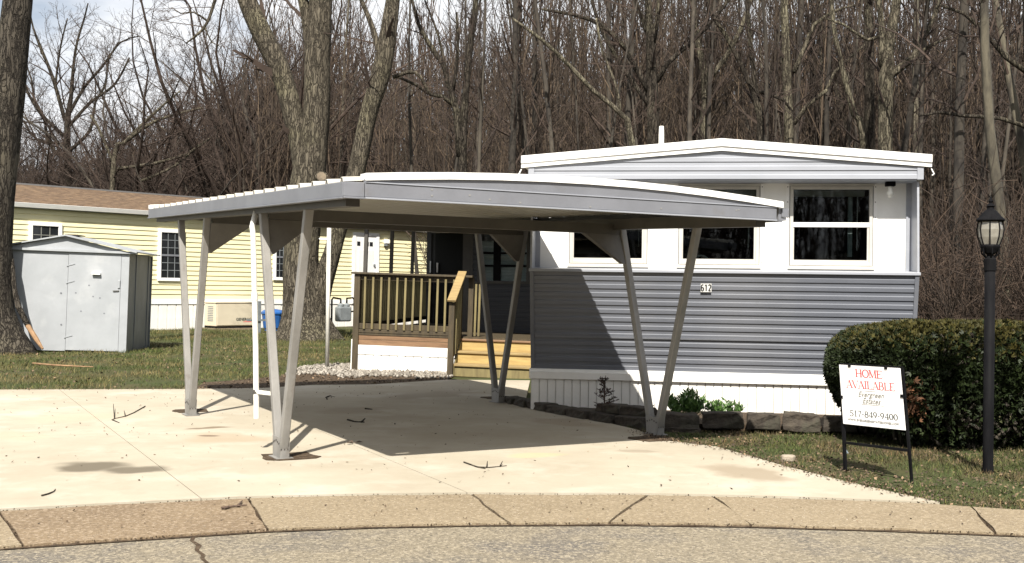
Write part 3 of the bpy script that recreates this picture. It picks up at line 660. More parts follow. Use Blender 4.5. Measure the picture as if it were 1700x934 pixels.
# eave beams that the legs carry
for x in (0, CFA-.075):
    MB().hexa([(x-.05,Y0+.12,zb(Y0+.12)-.055),(x+.05,Y0+.12,zb(Y0+.12)-.055),(x+.05,Y1-.1,zb(Y1)-.055),(x-.05,Y1-.1,zb(Y1)-.055),
               (x-.05,Y0+.12,zb(Y0+.12)+.05),(x+.05,Y0+.12,zb(Y0+.12)+.05),(x+.05,Y1-.1,zb(Y1)+.05),(x-.05,Y1-.1,zb(Y1)+.05)]).build('eave_beam', m_beam, cp)
# roof: ribbed panels laid across the arch
NP = 22; pwid = (Y1-Y0)/NP; NS = 10
pn = MB(); prof = [(0,.0),(.02,.0),(.032,.030),(.062,.030),(.074,0),(pwid,0)]
xsn = [XL-.02+(XR-XL+.04)*k/NS for k in range(NS+1)]
vs = []
for side in (0, -.006):
    for x in xsn:
        for y, z in prof: vs.append((x, y, .105+arch(max(XL, min(XR, x)))+z+side))
n = len(prof); m_ = len(xsn); fs = []
for q in range(2):
    for i in range(m_-1):
        for k in range(n-1):
            a = q*n*m_+i*n+k; fs.append((a, a+1, a+n+1, a+n))
for i in (0, m_-1):
    for k in range(n-1): a = i*n+k; fs.append((a, a+1, a+1+n*m_, a+n*m_))
pn.add(vs, fs); pm = pn.mesh('roof_panel', m_roofsheet)
for i in range(NP):
    o = bpy.data.objects.new('roof_panel', pm); link(o, cp); o.location = (0, Y0+i*pwid, zb(Y0+i*pwid)); o.rotation_euler = (math.atan(.03), 0, 0)
# eave fascias left and right (channel with a lip)
for x0, x1 in ((XL-.035, XL-.003),(XR+.003, XR+.035)):
    def strip(a0, a1, d0, d1, nm, mt):
        return MB().hexa([(a0,Y0-.02,zb(Y0)+d0),(a1,Y0-.02,zb(Y0)+d0),(a1,Y1,zb(Y1)+d0),(a0,Y1,zb(Y1)+d0),(a0,Y0-.02,zb(Y0)+d1),(a1,Y0-.02,zb(Y0)+d1),(a1,Y1,zb(Y1)+d1),(a0,Y1,zb(Y1)+d1)]).build(nm, mt, cp, bevel=.003)
    strip(x0, x1, 0, .098, 'side_fascia', m_steel)
    strip(x0-.012 if x0 < 0 else x0, x1 if x0 < 0 else x1+.012, -.014, -.001, 'fascia_lip', m_steel)
# front and back gable channels: straight beam, arched infill, white drip edge
for (ya, yb, front) in ((Y0-.045, Y0-.012, True), (Y1, Y1+.03, False)):
    z = zb(Y0 if front else Y1); XF = XL+.115
    box('front_beam' if front else 'back_beam', m_steel if front else m_beam, cp, XF if front else XL+.01, XR-.04, ya, yb, z+.004, z+.098, bevel=.004)
    box('beam_flange', m_palegrey if front else m_beam, cp, XF if front else XL+.01, XR-.04, ya-.008, yb, z-.008, z+.003); box('beam_flange', m_palegrey, cp, XF if front else XL+.01, XR-.04, ya-.006, yb, z+.099, z+.107)  # pale front flanges paint highlight lines along the beam's edges
    inf, cap = MB(), MB()
    for i in range(NS):
        a, c = (max(xsn[i], XF) if front else xsn[i]), xsn[i+1]; za, zc = z+.112+arch(max(XL, a)), z+.112+arch(min(XR, c))
        inf.hexa([(a,ya+.002,z+.108),(c,ya+.002,z+.108),(c,yb,z+.108),(a,yb,z+.108),(a,ya+.002,za),(c,ya+.002,zc),(c,yb,zc),(a,yb,za)])
        cap.hexa([(a,ya-.014,za-.010),(c,ya-.014,zc-.010),(c,yb+.06,zc),(a,yb+.06,za),(a,ya-.014,za+.04),(c,ya-.014,zc+.04),(c,yb+.06,zc+.04),(a,yb+.06,za+.04)])
    inf.build('arched_infill', m_steel, cp); cap.build('drip_edge', m_white_trim, cp)
z = zb(Y0); cc = MB(); cc.box(XL-.034, XL+.112, Y0-.040, Y0-.022, z+.002, z+.10); cc.box(XL-.034, XL+.112, Y0-.046, Y0-.022, z-.012, z+.001); cc.build('corner_cap', m_steel, cp, bevel=.003)
ed = MB()
ed.box(XR+.03, XR+.10, Y0-.03, Y0+.09, z+.03, z+.10); ed.box(XR+.02, XR+.085, Y0-.02, Y0+.08, z-.0, z+.024); ed.build('eave_end_cap', m_steel, cp)
sp = MB()
for k in range(9):
    x = random.uniform(.2, CFA-.4); zz = z+random.uniform(.01,.08); sp.box(x-.008, x+.008, Y0-.047, Y0-.044, zz-.006, zz+.006)
sp.build('rivets', m_screw, cp)
# white downspout strapped to the front left leg
ds = MB(); ds.tube([(-.02,.74,2.06),(-.06,.68,1.96),(-.085,.64,1.90),(-.085,.60,1.82),(-.085,.47,.86),(-.085,.42,.30)], .023, 12); dsp = ds.build('downspout', m_pvc, cp, smooth=False)
MB().tube([(-.085,.535,1.34),(-.085,.53,1.28)], .029, 12).build('coupling', m_pvc, dsp)
MB().tube([(-.085,.445,.535),(-.085,.44,.50)], .026, 12).build('strap', m_bolt, dsp); MB().bar((-.085,.44,.52),(0,.20,.52),.02,.03).build('bracket', m_pvc, dsp)

# ================================================================ DECK WITH STEPS
DA = -R(6.9); g = gnd(583, 617); DF = Frame(g.x, g.y, DA)
deck = thing('deck', 'raised timber deck with railing and white skirting beside the grey home', 'deck', (g.x, g.y, .02), DA, ry=.020)
DZ, DW, DD = .60, 1.78, 6.2
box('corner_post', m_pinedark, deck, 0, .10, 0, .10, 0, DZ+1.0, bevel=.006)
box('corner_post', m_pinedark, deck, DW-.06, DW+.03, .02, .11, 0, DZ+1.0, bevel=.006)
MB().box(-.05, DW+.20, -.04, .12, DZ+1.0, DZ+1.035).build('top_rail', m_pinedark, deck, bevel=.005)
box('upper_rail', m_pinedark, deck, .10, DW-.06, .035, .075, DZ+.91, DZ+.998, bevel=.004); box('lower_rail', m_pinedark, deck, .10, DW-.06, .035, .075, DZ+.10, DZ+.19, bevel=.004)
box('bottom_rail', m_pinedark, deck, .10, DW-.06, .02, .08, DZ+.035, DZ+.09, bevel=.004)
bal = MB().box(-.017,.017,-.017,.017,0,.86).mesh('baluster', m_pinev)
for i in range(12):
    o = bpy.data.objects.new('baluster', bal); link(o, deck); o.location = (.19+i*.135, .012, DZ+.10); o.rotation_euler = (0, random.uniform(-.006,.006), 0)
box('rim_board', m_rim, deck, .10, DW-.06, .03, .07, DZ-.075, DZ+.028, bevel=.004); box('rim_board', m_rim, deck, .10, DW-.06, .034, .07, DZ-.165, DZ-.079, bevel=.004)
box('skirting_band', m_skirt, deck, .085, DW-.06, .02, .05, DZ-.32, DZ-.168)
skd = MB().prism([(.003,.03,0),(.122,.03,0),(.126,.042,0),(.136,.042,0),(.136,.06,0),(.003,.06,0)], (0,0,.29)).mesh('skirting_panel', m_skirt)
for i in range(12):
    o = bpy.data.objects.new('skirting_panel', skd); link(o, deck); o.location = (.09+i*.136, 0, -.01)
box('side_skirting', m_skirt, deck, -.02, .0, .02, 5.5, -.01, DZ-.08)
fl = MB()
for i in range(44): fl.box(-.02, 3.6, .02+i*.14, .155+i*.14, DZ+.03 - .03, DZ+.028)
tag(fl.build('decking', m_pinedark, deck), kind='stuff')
# left side railing running back, and the dark porch posts
box('side_rail', m_pinedark, deck, -.02, .12, .13, 6.4, DZ+1.0, DZ+1.034); box('side_rail', m_pinedark, deck, .03, .07, .13, 6.4, DZ+.10, DZ+.18)
bs = MB().box(-.017,.017,-.017,.017,0,.90).mesh('baluster', m_pinev)
for i in range(44):
    o = bpy.data.objects.new('baluster', bs); link(o, deck); o.location = (.05, .25+i*.14, DZ+.10)
for px in (602, 645.5, 680.5):
    # posts stand on the left edge; find where the left edge passes behind this pixel
    best = min((abs(CX+FPX*(DF.w(.08,y).x/DF.w(.08,y).y)-px), y) for y in [i*.02 for i in range(330)])
    yy = best[1]
    box('porch_post', m_beam, deck, .05, .11, yy, yy+.06, DZ+1.034, 2.72)
# stairs
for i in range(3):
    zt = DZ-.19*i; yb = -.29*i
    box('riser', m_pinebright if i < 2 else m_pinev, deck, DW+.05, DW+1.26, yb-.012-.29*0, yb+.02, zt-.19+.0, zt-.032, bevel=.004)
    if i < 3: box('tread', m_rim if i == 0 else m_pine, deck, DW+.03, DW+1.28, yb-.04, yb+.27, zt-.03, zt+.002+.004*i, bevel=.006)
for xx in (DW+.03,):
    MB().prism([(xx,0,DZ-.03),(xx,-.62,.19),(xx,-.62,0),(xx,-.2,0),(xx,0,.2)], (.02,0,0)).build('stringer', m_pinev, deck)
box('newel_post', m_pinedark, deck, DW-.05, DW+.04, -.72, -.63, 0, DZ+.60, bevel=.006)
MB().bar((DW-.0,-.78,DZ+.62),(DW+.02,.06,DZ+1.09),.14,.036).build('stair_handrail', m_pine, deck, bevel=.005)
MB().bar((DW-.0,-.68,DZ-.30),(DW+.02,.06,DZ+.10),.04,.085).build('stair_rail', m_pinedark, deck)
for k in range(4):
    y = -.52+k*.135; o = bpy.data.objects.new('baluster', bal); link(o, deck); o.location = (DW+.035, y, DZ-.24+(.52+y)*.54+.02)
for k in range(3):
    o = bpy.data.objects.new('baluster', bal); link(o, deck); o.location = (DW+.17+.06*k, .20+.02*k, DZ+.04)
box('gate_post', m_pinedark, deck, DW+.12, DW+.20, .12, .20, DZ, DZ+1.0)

# ================================================================ ENTRY ADDITION BEHIND THE DECK
add = thing('entry_addition', 'dark grey entry addition with blinds in its window, shaded behind the deck', 'house addition', (g.x, g.y, 0), DA)
YA = 2.3
def ax(px, y, py=450): return DF.hit(px, py, y).x
def az(px, py, y): return DF.hit(px, py, y).z
xa, xb = ax(771, YA), 4.15
w0, w1 = ax(797, YA), ax(874, YA); wzb, wzt = az(830, 466, YA), az(830, 386, YA)
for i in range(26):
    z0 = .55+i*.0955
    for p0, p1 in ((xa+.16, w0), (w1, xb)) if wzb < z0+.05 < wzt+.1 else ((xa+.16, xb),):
        if p1-p0 > .05: MB().prism([(p0,YA,z0+.0955),(p0,YA,z0+.053),(p0,YA-.013,z0+.042),(p0,YA-.013,z0+.003),(p0,YA,z0),(p0,YA+.03,z0),(p0,YA+.03,z0+.0955)], (p1-p0,0,0)).build('siding_board', m_darksiding, add)
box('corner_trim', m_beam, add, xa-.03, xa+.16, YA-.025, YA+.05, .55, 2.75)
box('side_wall', m_darksiding, add, xa, xa+.06, YA+.05, 5.6, .55, 2.74); box('back_wall', m_room, add, xa+.06, xb, 5.5, 5.6, .55, 2.74)
wf = MB(); wf.box(w0-.05, w0, YA-.03, YA+.03, wzb-.05, wzt+.05); wf.box(w1, w1+.05, YA-.03, YA+.03, wzb-.05, wzt+.05); wf.box(w0, w1, YA-.03, YA+.03, wzt, wzt+.05); wf.box(w0-.12, w1+.06, YA-.045, YA+.03, wzb-.05, wzb)
wn = wf.build('window', m_beam, add)
xm0, xm1 = ax(819, YA), ax(831, YA)
box('mullion', m_black, wn, xm0, xm1, YA-.02, YA+.02, wzb, wzt)
for yy in (420, 441): zz = az(840, yy, YA); box('glazing_bar', m_black, wn, w0, w1, YA-.018, YA+.018, zz-.018, zz+.018)
box('pane', m_paneclear, wn, w0, w1, YA+.004, YA+.008, wzb, wzt)
slm = MB().hexa([(w0,YA+.03,0),(w1,YA+.03,0),(w1,YA+.05,.012),(w0,YA+.05,.012),(w0,YA+.03,.045),(w1,YA+.03,.045),(w1,YA+.05,.057),(w0,YA+.05,.057)]).mesh('blind_slat', m_white)
z = wzb
while z < az(840, 400, YA)-.03:
    o = bpy.data.objects.new('blind_slat', slm); link(o, wn); o.location = (0, 0, z); z += .052
# end wall with the door, at the far end of the deck
YE = 5.7; e0, e1 = ax(708, YE), ax(775, YE)
box('end_wall', m_darksiding, add, e0, e0+.10, YE, YE+.08, .5, 2.75); d0, d1 = ax(722, YE), ax(768, YE)
box('end_wall', m_darksiding, add, d1, e1+.5, YE, YE+.08, .5, 2.75); box('end_wall', m_darksiding, add, e0+.1, d1, YE+.05, YE+.08, .5, 2.75)
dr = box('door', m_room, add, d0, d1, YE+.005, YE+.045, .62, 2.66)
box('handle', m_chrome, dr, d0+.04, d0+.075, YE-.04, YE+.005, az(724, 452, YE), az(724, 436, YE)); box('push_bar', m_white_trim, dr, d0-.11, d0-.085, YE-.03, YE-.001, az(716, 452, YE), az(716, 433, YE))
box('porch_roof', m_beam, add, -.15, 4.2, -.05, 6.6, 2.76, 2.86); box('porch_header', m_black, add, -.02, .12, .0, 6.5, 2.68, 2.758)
# ================================================================ YELLOW HOUSE
YHA = math.atan2(.722, .691); YF = Frame(-11.1, 34.0, YHA)
yh = thing('yellow_house', 'long pale yellow sided house with a brown shingled roof and white skirting', 'house', (-11.1,34,0), YHA)
yx0, yx1, H0, H1 = -9.0, 16.5, .96, 3.50
sd = MB(); npit = 17; p_ = (H1-H0)/npit
for i in range(npit):
    z = H0+i*p_; sd.prism([(yx0,0,z+p_),(yx0,-.022,z+.006),(yx0,-.022,z),(yx0,.02,z),(yx0,.02,z+p_)], (yx1-yx0,0,0))
sd.build('siding', m_yellow, yh)
box('trim_band', m_white_trim, yh, yx0, yx1, -.035, .02, H0-.16, H0-.002)
pws = .30; ysk = MB().prism([(.006,-.012,0),(pws-.03,-.012,0),(pws-.02,.004,0),(pws,.004,0),(pws,.03,0),(.006,.03,0)], (0,0,H0-.165)).mesh('skirting_panel', m_skirt)
for i in range(int((yx1-yx0)/pws)):
    o = bpy.data.objects.new('skirting_panel', ysk); link(o, yh); o.location = (yx0+i*pws, 0, 0)
box('far_wall', m_yellow, yh, yx0, yx1, 7.95, 8.0, 0, 3.5); box('end_wall', m_yellow, yh, yx0, yx0+.05, .03, 7.95, 0, 3.5); box('end_wall', m_yellow, yh, yx1-.05, yx1, .03, 7.95, 0, 3.5)
rfm = MB(); nco = 16                       # shingle courses stepping up the slope, joined
ev, rdg = (-.14, 3.63), (4.0, 4.52)
for i in range(nco):
    t0, t1 = i/nco, (i+1)/nco
    a = (ev[0]+(rdg[0]-ev[0])*t0, ev[1]+(rdg[1]-ev[1])*t0); b = (ev[0]+(rdg[0]-ev[0])*t1, ev[1]+(rdg[1]-ev[1])*t1)
    rfm.prism([(yx0-.3,a[0],a[1]-.03),(yx0-.3,a[0],a[1]+.016),(yx0-.3,b[0],b[1]),(yx0-.3,b[0],b[1]-.03)], (yx1-yx0+.6,0,0))
rfm.prism([(yx0-.3,rdg[0],rdg[1]-.03),(yx0-.3,rdg[0],rdg[1]),(yx0-.3,8.42,3.63),(yx0-.3,8.42,3.60)], (yx1-yx0+.6,0,0))
rfm.build('roof', m_shingle, yh)
MB().prism([(yx0-.3,3.85,4.50),(yx0-.3,4.0,4.56),(yx0-.3,4.15,4.50)], (yx1-yx0+.6,0,0)).build('ridge_cap', m_bolt, yh)
MB().prism([(yx0-.3,-.21,3.52),(yx0-.3,-.25,3.64),(yx0-.3,-.23,3.645),(yx0-.3,-.13,3.645),(yx0-.3,-.13,3.52)], (yx1-yx0+.6,0,0)).build('gutter', m_white_trim, yh)
box('soffit', m_steel, yh, yx0-.2, yx1+.2, -.13, .02, 3.50, 3.53)
def yx(px, py=430): return YF.hit(px, py, -.03).x
def yz(px, py): return YF.hit(px, py, -.03).z
def house_window(x0, x1, z0, z1, cols, rows):
    f = MB(); t = .10; f.box(x0-t,x0,-.07,.0,z0-t,z1+t); f.box(x1,x1+t,-.07,.0,z0-t,z1+t); f.box(x0,x1,-.07,0,z1,z1+t); f.box(x0,x1,-.07,0,z0-t,z0)
    w = f.build('window', m_white_trim, yh, bevel=.006)
    box('pane', m_darkpane, w, x0, x1, -.035, -.025, z0, z1)
    gb_ = MB()
    for c in range(1, cols): x = x0+(x1-x0)*c/cols; gb_.box(x-.010, x+.010, -.045, -.036, z0, z1)
    for r in range(1, rows): z = z0+(z1-z0)*r/rows; gb_.box(x0, x1, -.046, -.037, z-.010, z+.010)
    gb_.build('glazing_bars', m_greyink if rows < 3 else m_meter, w)
    if rows > 2: zm = (z0+z1)/2; box('meeting_rail', m_steel, w, x0, x1, -.055, -.03, zm-.03, zm+.03)
house_window(yx(53), yx(96), yz(75, 405), yz(75, 375), 3, 2)
house_window(yx(267), yx(301), yz(283, 461), yz(283, 386), 3, 6)
house_window(yx(458), yx(476), yz(466, 460), yz(466, 393), 3, 6)
x0, x1 = yx(586), yx(628); z1 = yz(607, 387)
f = MB(); f.box(x0-.02,x0+.10,-.06,0,.82,z1+.02); f.box(x1-.10,x1+.02,-.06,0,.82,z1+.02); f.box(x0+.10,x1-.10,-.06,0,z1-.10,z1+.02)
fr = f.build('door_frame', m_white_trim, yh); dr = box('door', m_white_trim, yh, x0+.1, x1-.1, -.04, -.005, .82, z1-.10)
for px in (594.8, 608.8, 615.6): box('door_light', m_darkpane, dr, yx(px-2.6), yx(px+2.6), -.046, -.041, yz(604, 408), yz(604, 401))
for a, b in ((x0+.24,(x0+x1)/2-.05),((x0+x1)/2+.05,x1-.24)): box('door_panel', m_white, dr, a, b, -.047, -.041, 1.25, yz(604, 415))
zk = yz(620, 440); MB().tube([(x1-.2,-.09,zk),(x1-.2,-.04,zk)], .045, 10).build('door_knob', m_meter, dr)
bx = yx(640); box('wall_light', m_white_trim, yh, bx-.09, bx+.12, -.12, -.022, yz(640, 404), yz(640, 397), bevel=.01); box('bracket', m_meter, yh, bx-.09, bx+.03, -.10, -.022, yz(640, 408), yz(640, 405))

# ---------------------------------------------------------------- garden shed
c = gnd(209, 585); SA = R(6); SF = Frame(c.x, c.y, SA)
shed = thing('garden_shed', 'small white metal garden shed with dark grey side and low gabled roof', 'shed', (c.x, c.y, 0), SA, ry=.022)
SW, SD_, SH = 2.52, 2.1, 2.03
xm = -1.20
box('front_panel', m_shed, shed, -SW, xm-.004, 0, .03, 0, SH); dr = box('door', m_shed, shed, xm+.004, -.16, -.008, .03, .02, SH-.01)
box('corner_panel', m_shed, shed, -.155, 0, -.004, .03, 0, SH)
box('vent_hood', m_white_trim, dr, -.72, -.55, -.08, -.009, SH-.46, SH-.42, bevel=.005)
box('latch', m_shed, dr, -.21, -.165, -.03, -.009, SH-.72, SH-.56, bevel=.004); MB().bar((-.30,-.02,SH-.78),(-.18,-.02,SH-.77),.02,.02).build('hasp', m_chrome, dr)
for z in (SH-.27, SH-.62, .30): MB().bar((xm-.03,-.014,z-.03),(xm+.13,-.014,z+.02),.008,.02).build('hinge', m_shed, dr)
dn = MB()
for k in range(8): x, z = random.uniform(-SW+.5,-.3), random.uniform(.25,1.5); dn.box(x-.014,x+.014,-.012,-.009,z-.012,z+.012)
dn.build('rivets', m_steel, shed)
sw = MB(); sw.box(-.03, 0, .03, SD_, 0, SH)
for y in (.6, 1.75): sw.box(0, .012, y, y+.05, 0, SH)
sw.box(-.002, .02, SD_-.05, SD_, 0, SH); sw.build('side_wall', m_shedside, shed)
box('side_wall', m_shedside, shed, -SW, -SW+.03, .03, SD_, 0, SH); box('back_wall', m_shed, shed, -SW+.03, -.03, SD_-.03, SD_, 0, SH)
MB().prism([(-SW-.08,-.01,SH+.0),(.10,-.01,SH),(-SW/2,-.01,SH+.30)], (0,.03,0)).build('gable', m_shed, shed)
box('header', m_shed, shed, -SW-.14, .16, -.06, .02, SH-.01, SH+.035)
rf = MB()
for s in (-1, 1):
    xe = -SW/2+s*(SW/2+.16)
    rf.hexa([(xe,-.10,SH+.01),(-SW/2,-.10,SH+.305),(-SW/2,SD_+.1,SH+.305),(xe,SD_+.1,SH+.01),(xe,-.10,SH+.035),(-SW/2,-.10,SH+.335),(-SW/2,SD_+.1,SH+.335),(xe,SD_+.1,SH+.035)])
rf.build('roof', m_shed, shed); box('ridge_plate', m_bolt, shed, -SW/2-.12, -SW/2+.13, .3, .9, SH+.335, SH+.355)

# ---------------------------------------------------------------- things along the yellow house
GY = -1.0
a = YF.hit(358, 548, GY); b_ = YF.hit(420, 548, GY)
gn = thing('standby_generator', 'beige standby generator box on a concrete pad by the yellow house', 'generator', YF.w(a.x, GY, 0), YHA)
gw, gh, gd = b_.x-a.x, .78, .66
box('pad', m_gutter, gn, -.12, gw+.12, -.12, gd+.1, -.02, .06); box('base', m_black, gn, 0, gw, 0, gd, .06, .12)
box('cabinet', m_gen, gn, -.01, gw+.01, -.01, gd, .122, .06+gh, bevel=.02); MB().prism([(-.03,-.03,.06+gh),(gw+.03,-.03,.06+gh),(gw+.03,gd+.02,.06+gh),(-.03,gd+.02,.06+gh)], (0,0,.05)).build('lid', m_gen, gn, bevel=.015)
box('front_door', m_gen, gn, .04, gw-.05, -.022, -.011, .15, .04+gh, bevel=.006)
lv = MB()
for k in range(9): lv.box(-.016, -.010, .14, .46, .28+k*.055, .305+k*.055)
lv.build('louvres', m_meter, gn)
place_text(text_mesh('lettering', 'GENERAC', .125, m_ink, bold=.004), gn, (gw-.36, -.024, .33), (math.pi/2, 0, 0)); box('logo_underline', m_red, gn, gw-.38, gw-.08, -.024, -.0225, .245, .263); box('logo_underline', m_red, gn, gw-.30, gw-.08, -.024, -.0225, .275, .29)
p = gnd(429, 553); pp = thing('utility_post', 'short dark post standing between the generator and the blue bin', 'post', (p.x, p.y, 0), YHA)
box('post', m_meter, pp, -.05, .05, -.05, .05, 0, .95); box('cross_pipe', m_meter, pp, -.45, .45, -.08, -.052, .36, .42)
p = gnd(448, 551); bl = thing('blue_bin', 'bright blue plastic bin half hidden beside the big tree trunk', 'bin', (p.x, p.y+.4, 0), YHA); bl.scale = (.85,.85,.85)
MB().lathe([(.30,.12),(.34,.14),(.40,.62),(.43,.64),(.43,.70),(.34,.78),(.12,.82)], 16).build('tub', m_blue, bl); MB().lathe([(.26,0),(.30,.04),(.29,.12)], 16).build('foot', m_blue, bl)
p = gnd(570, 549); gm = thing('gas_meter', 'grey gas meter with bent dark pipes against the white skirting', 'gas meter', (p.x, p.y, 0), YHA)
box('meter_body', m_meter, gm, -.26, .24, -.12, .14, .30, .78, bevel=.05); MB().lathe([(.10,.78),(.10,.84),(.05,.88)], 12, (-.12,0)).build('inlet', m_meter, gm); MB().lathe([(.10,.78),(.10,.84),(.05,.88)], 12, (.12,0)).build('outlet', m_meter, gm)
MB().tube([(-.12,0,.86),(-.12,0,1.02),(-.42,0,1.06),(-.47,0,1.0),(-.47,0,-.05)], .03, 8).build('pipe', m_black, gm); MB().tube([(.12,0,.86),(.12,0,1.04),(.36,0,1.06),(.42,0,1.0),(.42,0,.62),(.42,.5,.6)], .03, 8).build('pipe', m_black, gm)
MB().tube([(-.95,.0,.64),(-.82,.0,.72),(-.7,.0,.64)], .13, 10).build('regulator', m_meter, gm)
# thin pole at the gravel edge
p = gnd(543, 613); pl_ = thing('thin_white_pole', 'thin white metal pole standing at the edge of the gravel bed', 'pole', (p.x, p.y, 0))
MB().tube([(0,0,-.02),(0,0,2.75)], .036, 12).build('shaft', m_pvc, pl_, smooth=True); z = at(543, 398, p.y).z; MB().tube([(.03,-.02,z),(-.16,-.02,z+.015)], .016, 8).build('hook', m_pvc, pl_)

# ================================================================ LAMP POST
p = gnd(1640, 785); lp = thing('lamp_post', 'black garden lamp post with a glass lantern on top beside the hedge', 'lamp post', (p.x, p.y, 0), R(20))
zt = at(1642, 430, p.y).z
MB().lathe([(.044,-.02),(.043,.03),(.040,.06),(.040,zt-.09)], 18).build('shaft', m_black, lp, smooth=True)
MB().lathe([(.046,zt-.09),(.046,zt),(.036,zt+.012),(.024,zt+.03),(.03,zt+.045)], 18).build('collar', m_black, lp, smooth=False)
lan = MB().lathe([(.03,zt+.04),(.05,zt+.05),(.070,zt+.085),(.076,zt+.10),(.072,zt+.115)], 16).build('lantern_cup', m_black, lp)
for k in range(6):
    a = 2*math.pi*k/6; MB().tube([(.022*math.cos(a),.022*math.sin(a),zt+.0),(.065*math.cos(a),.065*math.sin(a),zt+.045),(.068*math.cos(a),.068*math.sin(a),zt+.09)], .006, 6).build('cup_bracket', m_black, lan)
zg0, zg1 = zt+.115, zt+.295
gl = MB(); ng = 8; pf = [(.066,zg0),(.088,zg0+.06),(.096,zg0+.12),(.086,zg1)]
gl.lathe(pf, 8).build('lantern_glass', m_lampglass, lp, smooth=False)
for k in range(8):
    a = 2*math.pi*k/8; MB().tube([((r+.003)*math.cos(a),(r+.003)*math.sin(a),z) for r, z in pf], .0055, 6).build('glass_rib', m_black, lp)
MB().lathe([(.095,zg1),(.108,zg1+.012),(.106,zg1+.02),(.08,zg1+.045),(.048,zg1+.085),(.028,zg1+.10),(.024,zg1+.115),(.034,zg1+.125),(.012,zg1+.15),(.018,zg1+.165),(.004,zg1+.20)], 20).build('lantern_roof', m_black, lp)

# ================================================================ HOME AVAILABLE SIGN
gA, gB = gnd(1401, 783), gnd(1511, 803)
sa = math.atan2(gB.y-gA.y, gB.x-gA.x); sl_ = (gB-gA).length
sg = thing('yard_sign', 'white HOME AVAILABLE sign in a black metal frame on the grass', 'sign', (gA.x, gA.y, 0), sa)
SGF = Frame(gA.x, gA.y, sa)
def sh(px, py): return SGF.hit(px, py, 0)
tl, tr, bl_, br = sh(1393,605), sh(1494,611), sh(1400,703), sh(1503,714)
def bil(u, v):                            # u right, v up on the (slightly racked) board
    a = bl_.lerp(br, u); b = tl.lerp(tr, u); return a.lerp(b, v)
lt, rt = sh(1393,605), sh(1495,611)
MB().bar((lt.x,.022,lt.z),(sh(1401,780).x,.022,-.05),.022,.022,(0,1,0)).build('leg', m_black, sg); MB().bar((rt.x,.022,rt.z),(sh(1512,803).x,.022,-.05),.018,.018,(0,1,0)).build('leg', m_black, sg)
q0, q1 = sh(1402,735), sh(1507,748); MB().bar((q0.x,.022,q0.z),(q1.x,.022,q1.z),.02,.02,(0,1,0)).build('cross_bar', m_black, sg)
MB().bar((lt.x-.004,.02,lt.z+.004),(rt.x+.004,.02,rt.z+.004),.016,.016,(0,1,0)).build('top_bar', m_black, sg)
MB().prism([bl_, br, tr, tl], (0,.006,0)).build('board', m_sign, sg)
clp = MB()
for u, v in ((.18,.995),(.78,.995),(.995,.55),(.005,.45)): q = bil(u, v); clp.box(q.x-.012,q.x+.012,-.006,.03,q.z-.012,q.z+.012)
clp.build('clips', m_black, sg)
GL = {  # serif capitals and figures drawn as strokes: (points, pen width); unit box
 'H': [([(.15,0),(.15,1)],.16),([(.75,0),(.75,1)],.16),([(.15,.5),(.75,.5)],.07),'s.15,0','s.15,1','s.75,0','s.75,1'],
 'O': [('arc',.45,.5,.40,.50,0,360,.13)], '0': [('arc',.35,.5,.27,.48,0,360,.12)],
 'M': [([(.12,0),(.12,1)],.07),([(.12,1),(.47,.05)],.15),([(.47,.05),(.85,1)],.06),([(.85,0),(.85,1)],.16),'s.12,0','s.85,0','s.10,1','s.87,1'],
 'E': [([(.15,0),(.15,1)],.16),([(.1,.97),(.7,.97)],.07),([(.15,.52),(.55,.52)],.07),([(.1,.03),(.72,.03)],.07),([(.70,.8),(.70,.97)],.06),([(.72,.03),(.74,.24)],.06),'s.15,0','s.15,1'],
 'A': [([(.08,0),(.45,1)],.06),([(.45,1),(.84,0)],.16),([(.2,.34),(.7,.34)],.06),'s.08,0','s.84,0'],
 'V': [([(.06,1),(.46,0)],.16),([(.46,0),(.84,1)],.06),'s.06,1','s.84,1'],
 'I': [([(.2,0),(.2,1)],.16),'s.2,0','s.2,1'],
 'L': [([(.15,0),(.15,1)],.16),([(.1,.03),(.7,.03)],.07),([(.70,.03),(.73,.26)],.06),'s.15,1','s.15,0'],
 'B': [([(.15,0),(.15,1)],.16),('arc',.38,.75,.25,.23,-90,90,.11),('arc',.40,.27,.31,.26,-90,90,.12),([(.1,.98),(.4,.98)],.06),([(.15,.52),(.4,.52)],.06),([(.1,.02),(.4,.02)],.06)],
 '5': [([(.15,.97),(.6,.97)],.10),([(.17,.97),(.14,.55)],.07),('arc',.30,.30,.28,.30,-150,130,.11)],
 '1': [([(.3,0),(.3,1)],.14),([(.12,.86),(.3,1)],.06),'s.3,0'],
 '7': [([(.08,.96),(.62,.96)],.10),([(.60,.96),(.28,0)],.11)],
 '8': [('arc',.35,.75,.21,.23,0,360,.10),('arc',.35,.26,.27,.27,0,360,.11)],
 '4': [([(.5,0),(.5,1)],.13),([(.5,1),(.06,.3)],.06),([(.06,.3),(.7,.3)],.08),'s.5,0'],
 '9': [('arc',.35,.67,.25,.31,0,360,.11),([(.60,.66),(.50,.25),(.22,.02)],.10)], '-': [([(.08,.42),(.36,.42)],.11)]}
ADV = {'I':.42,'1':.6,'-':.46,'M':1.0,'H':.92,'O':.92,'B':.82,'E':.84,'L':.8,'A':.92,'V':.9,' ':.5}
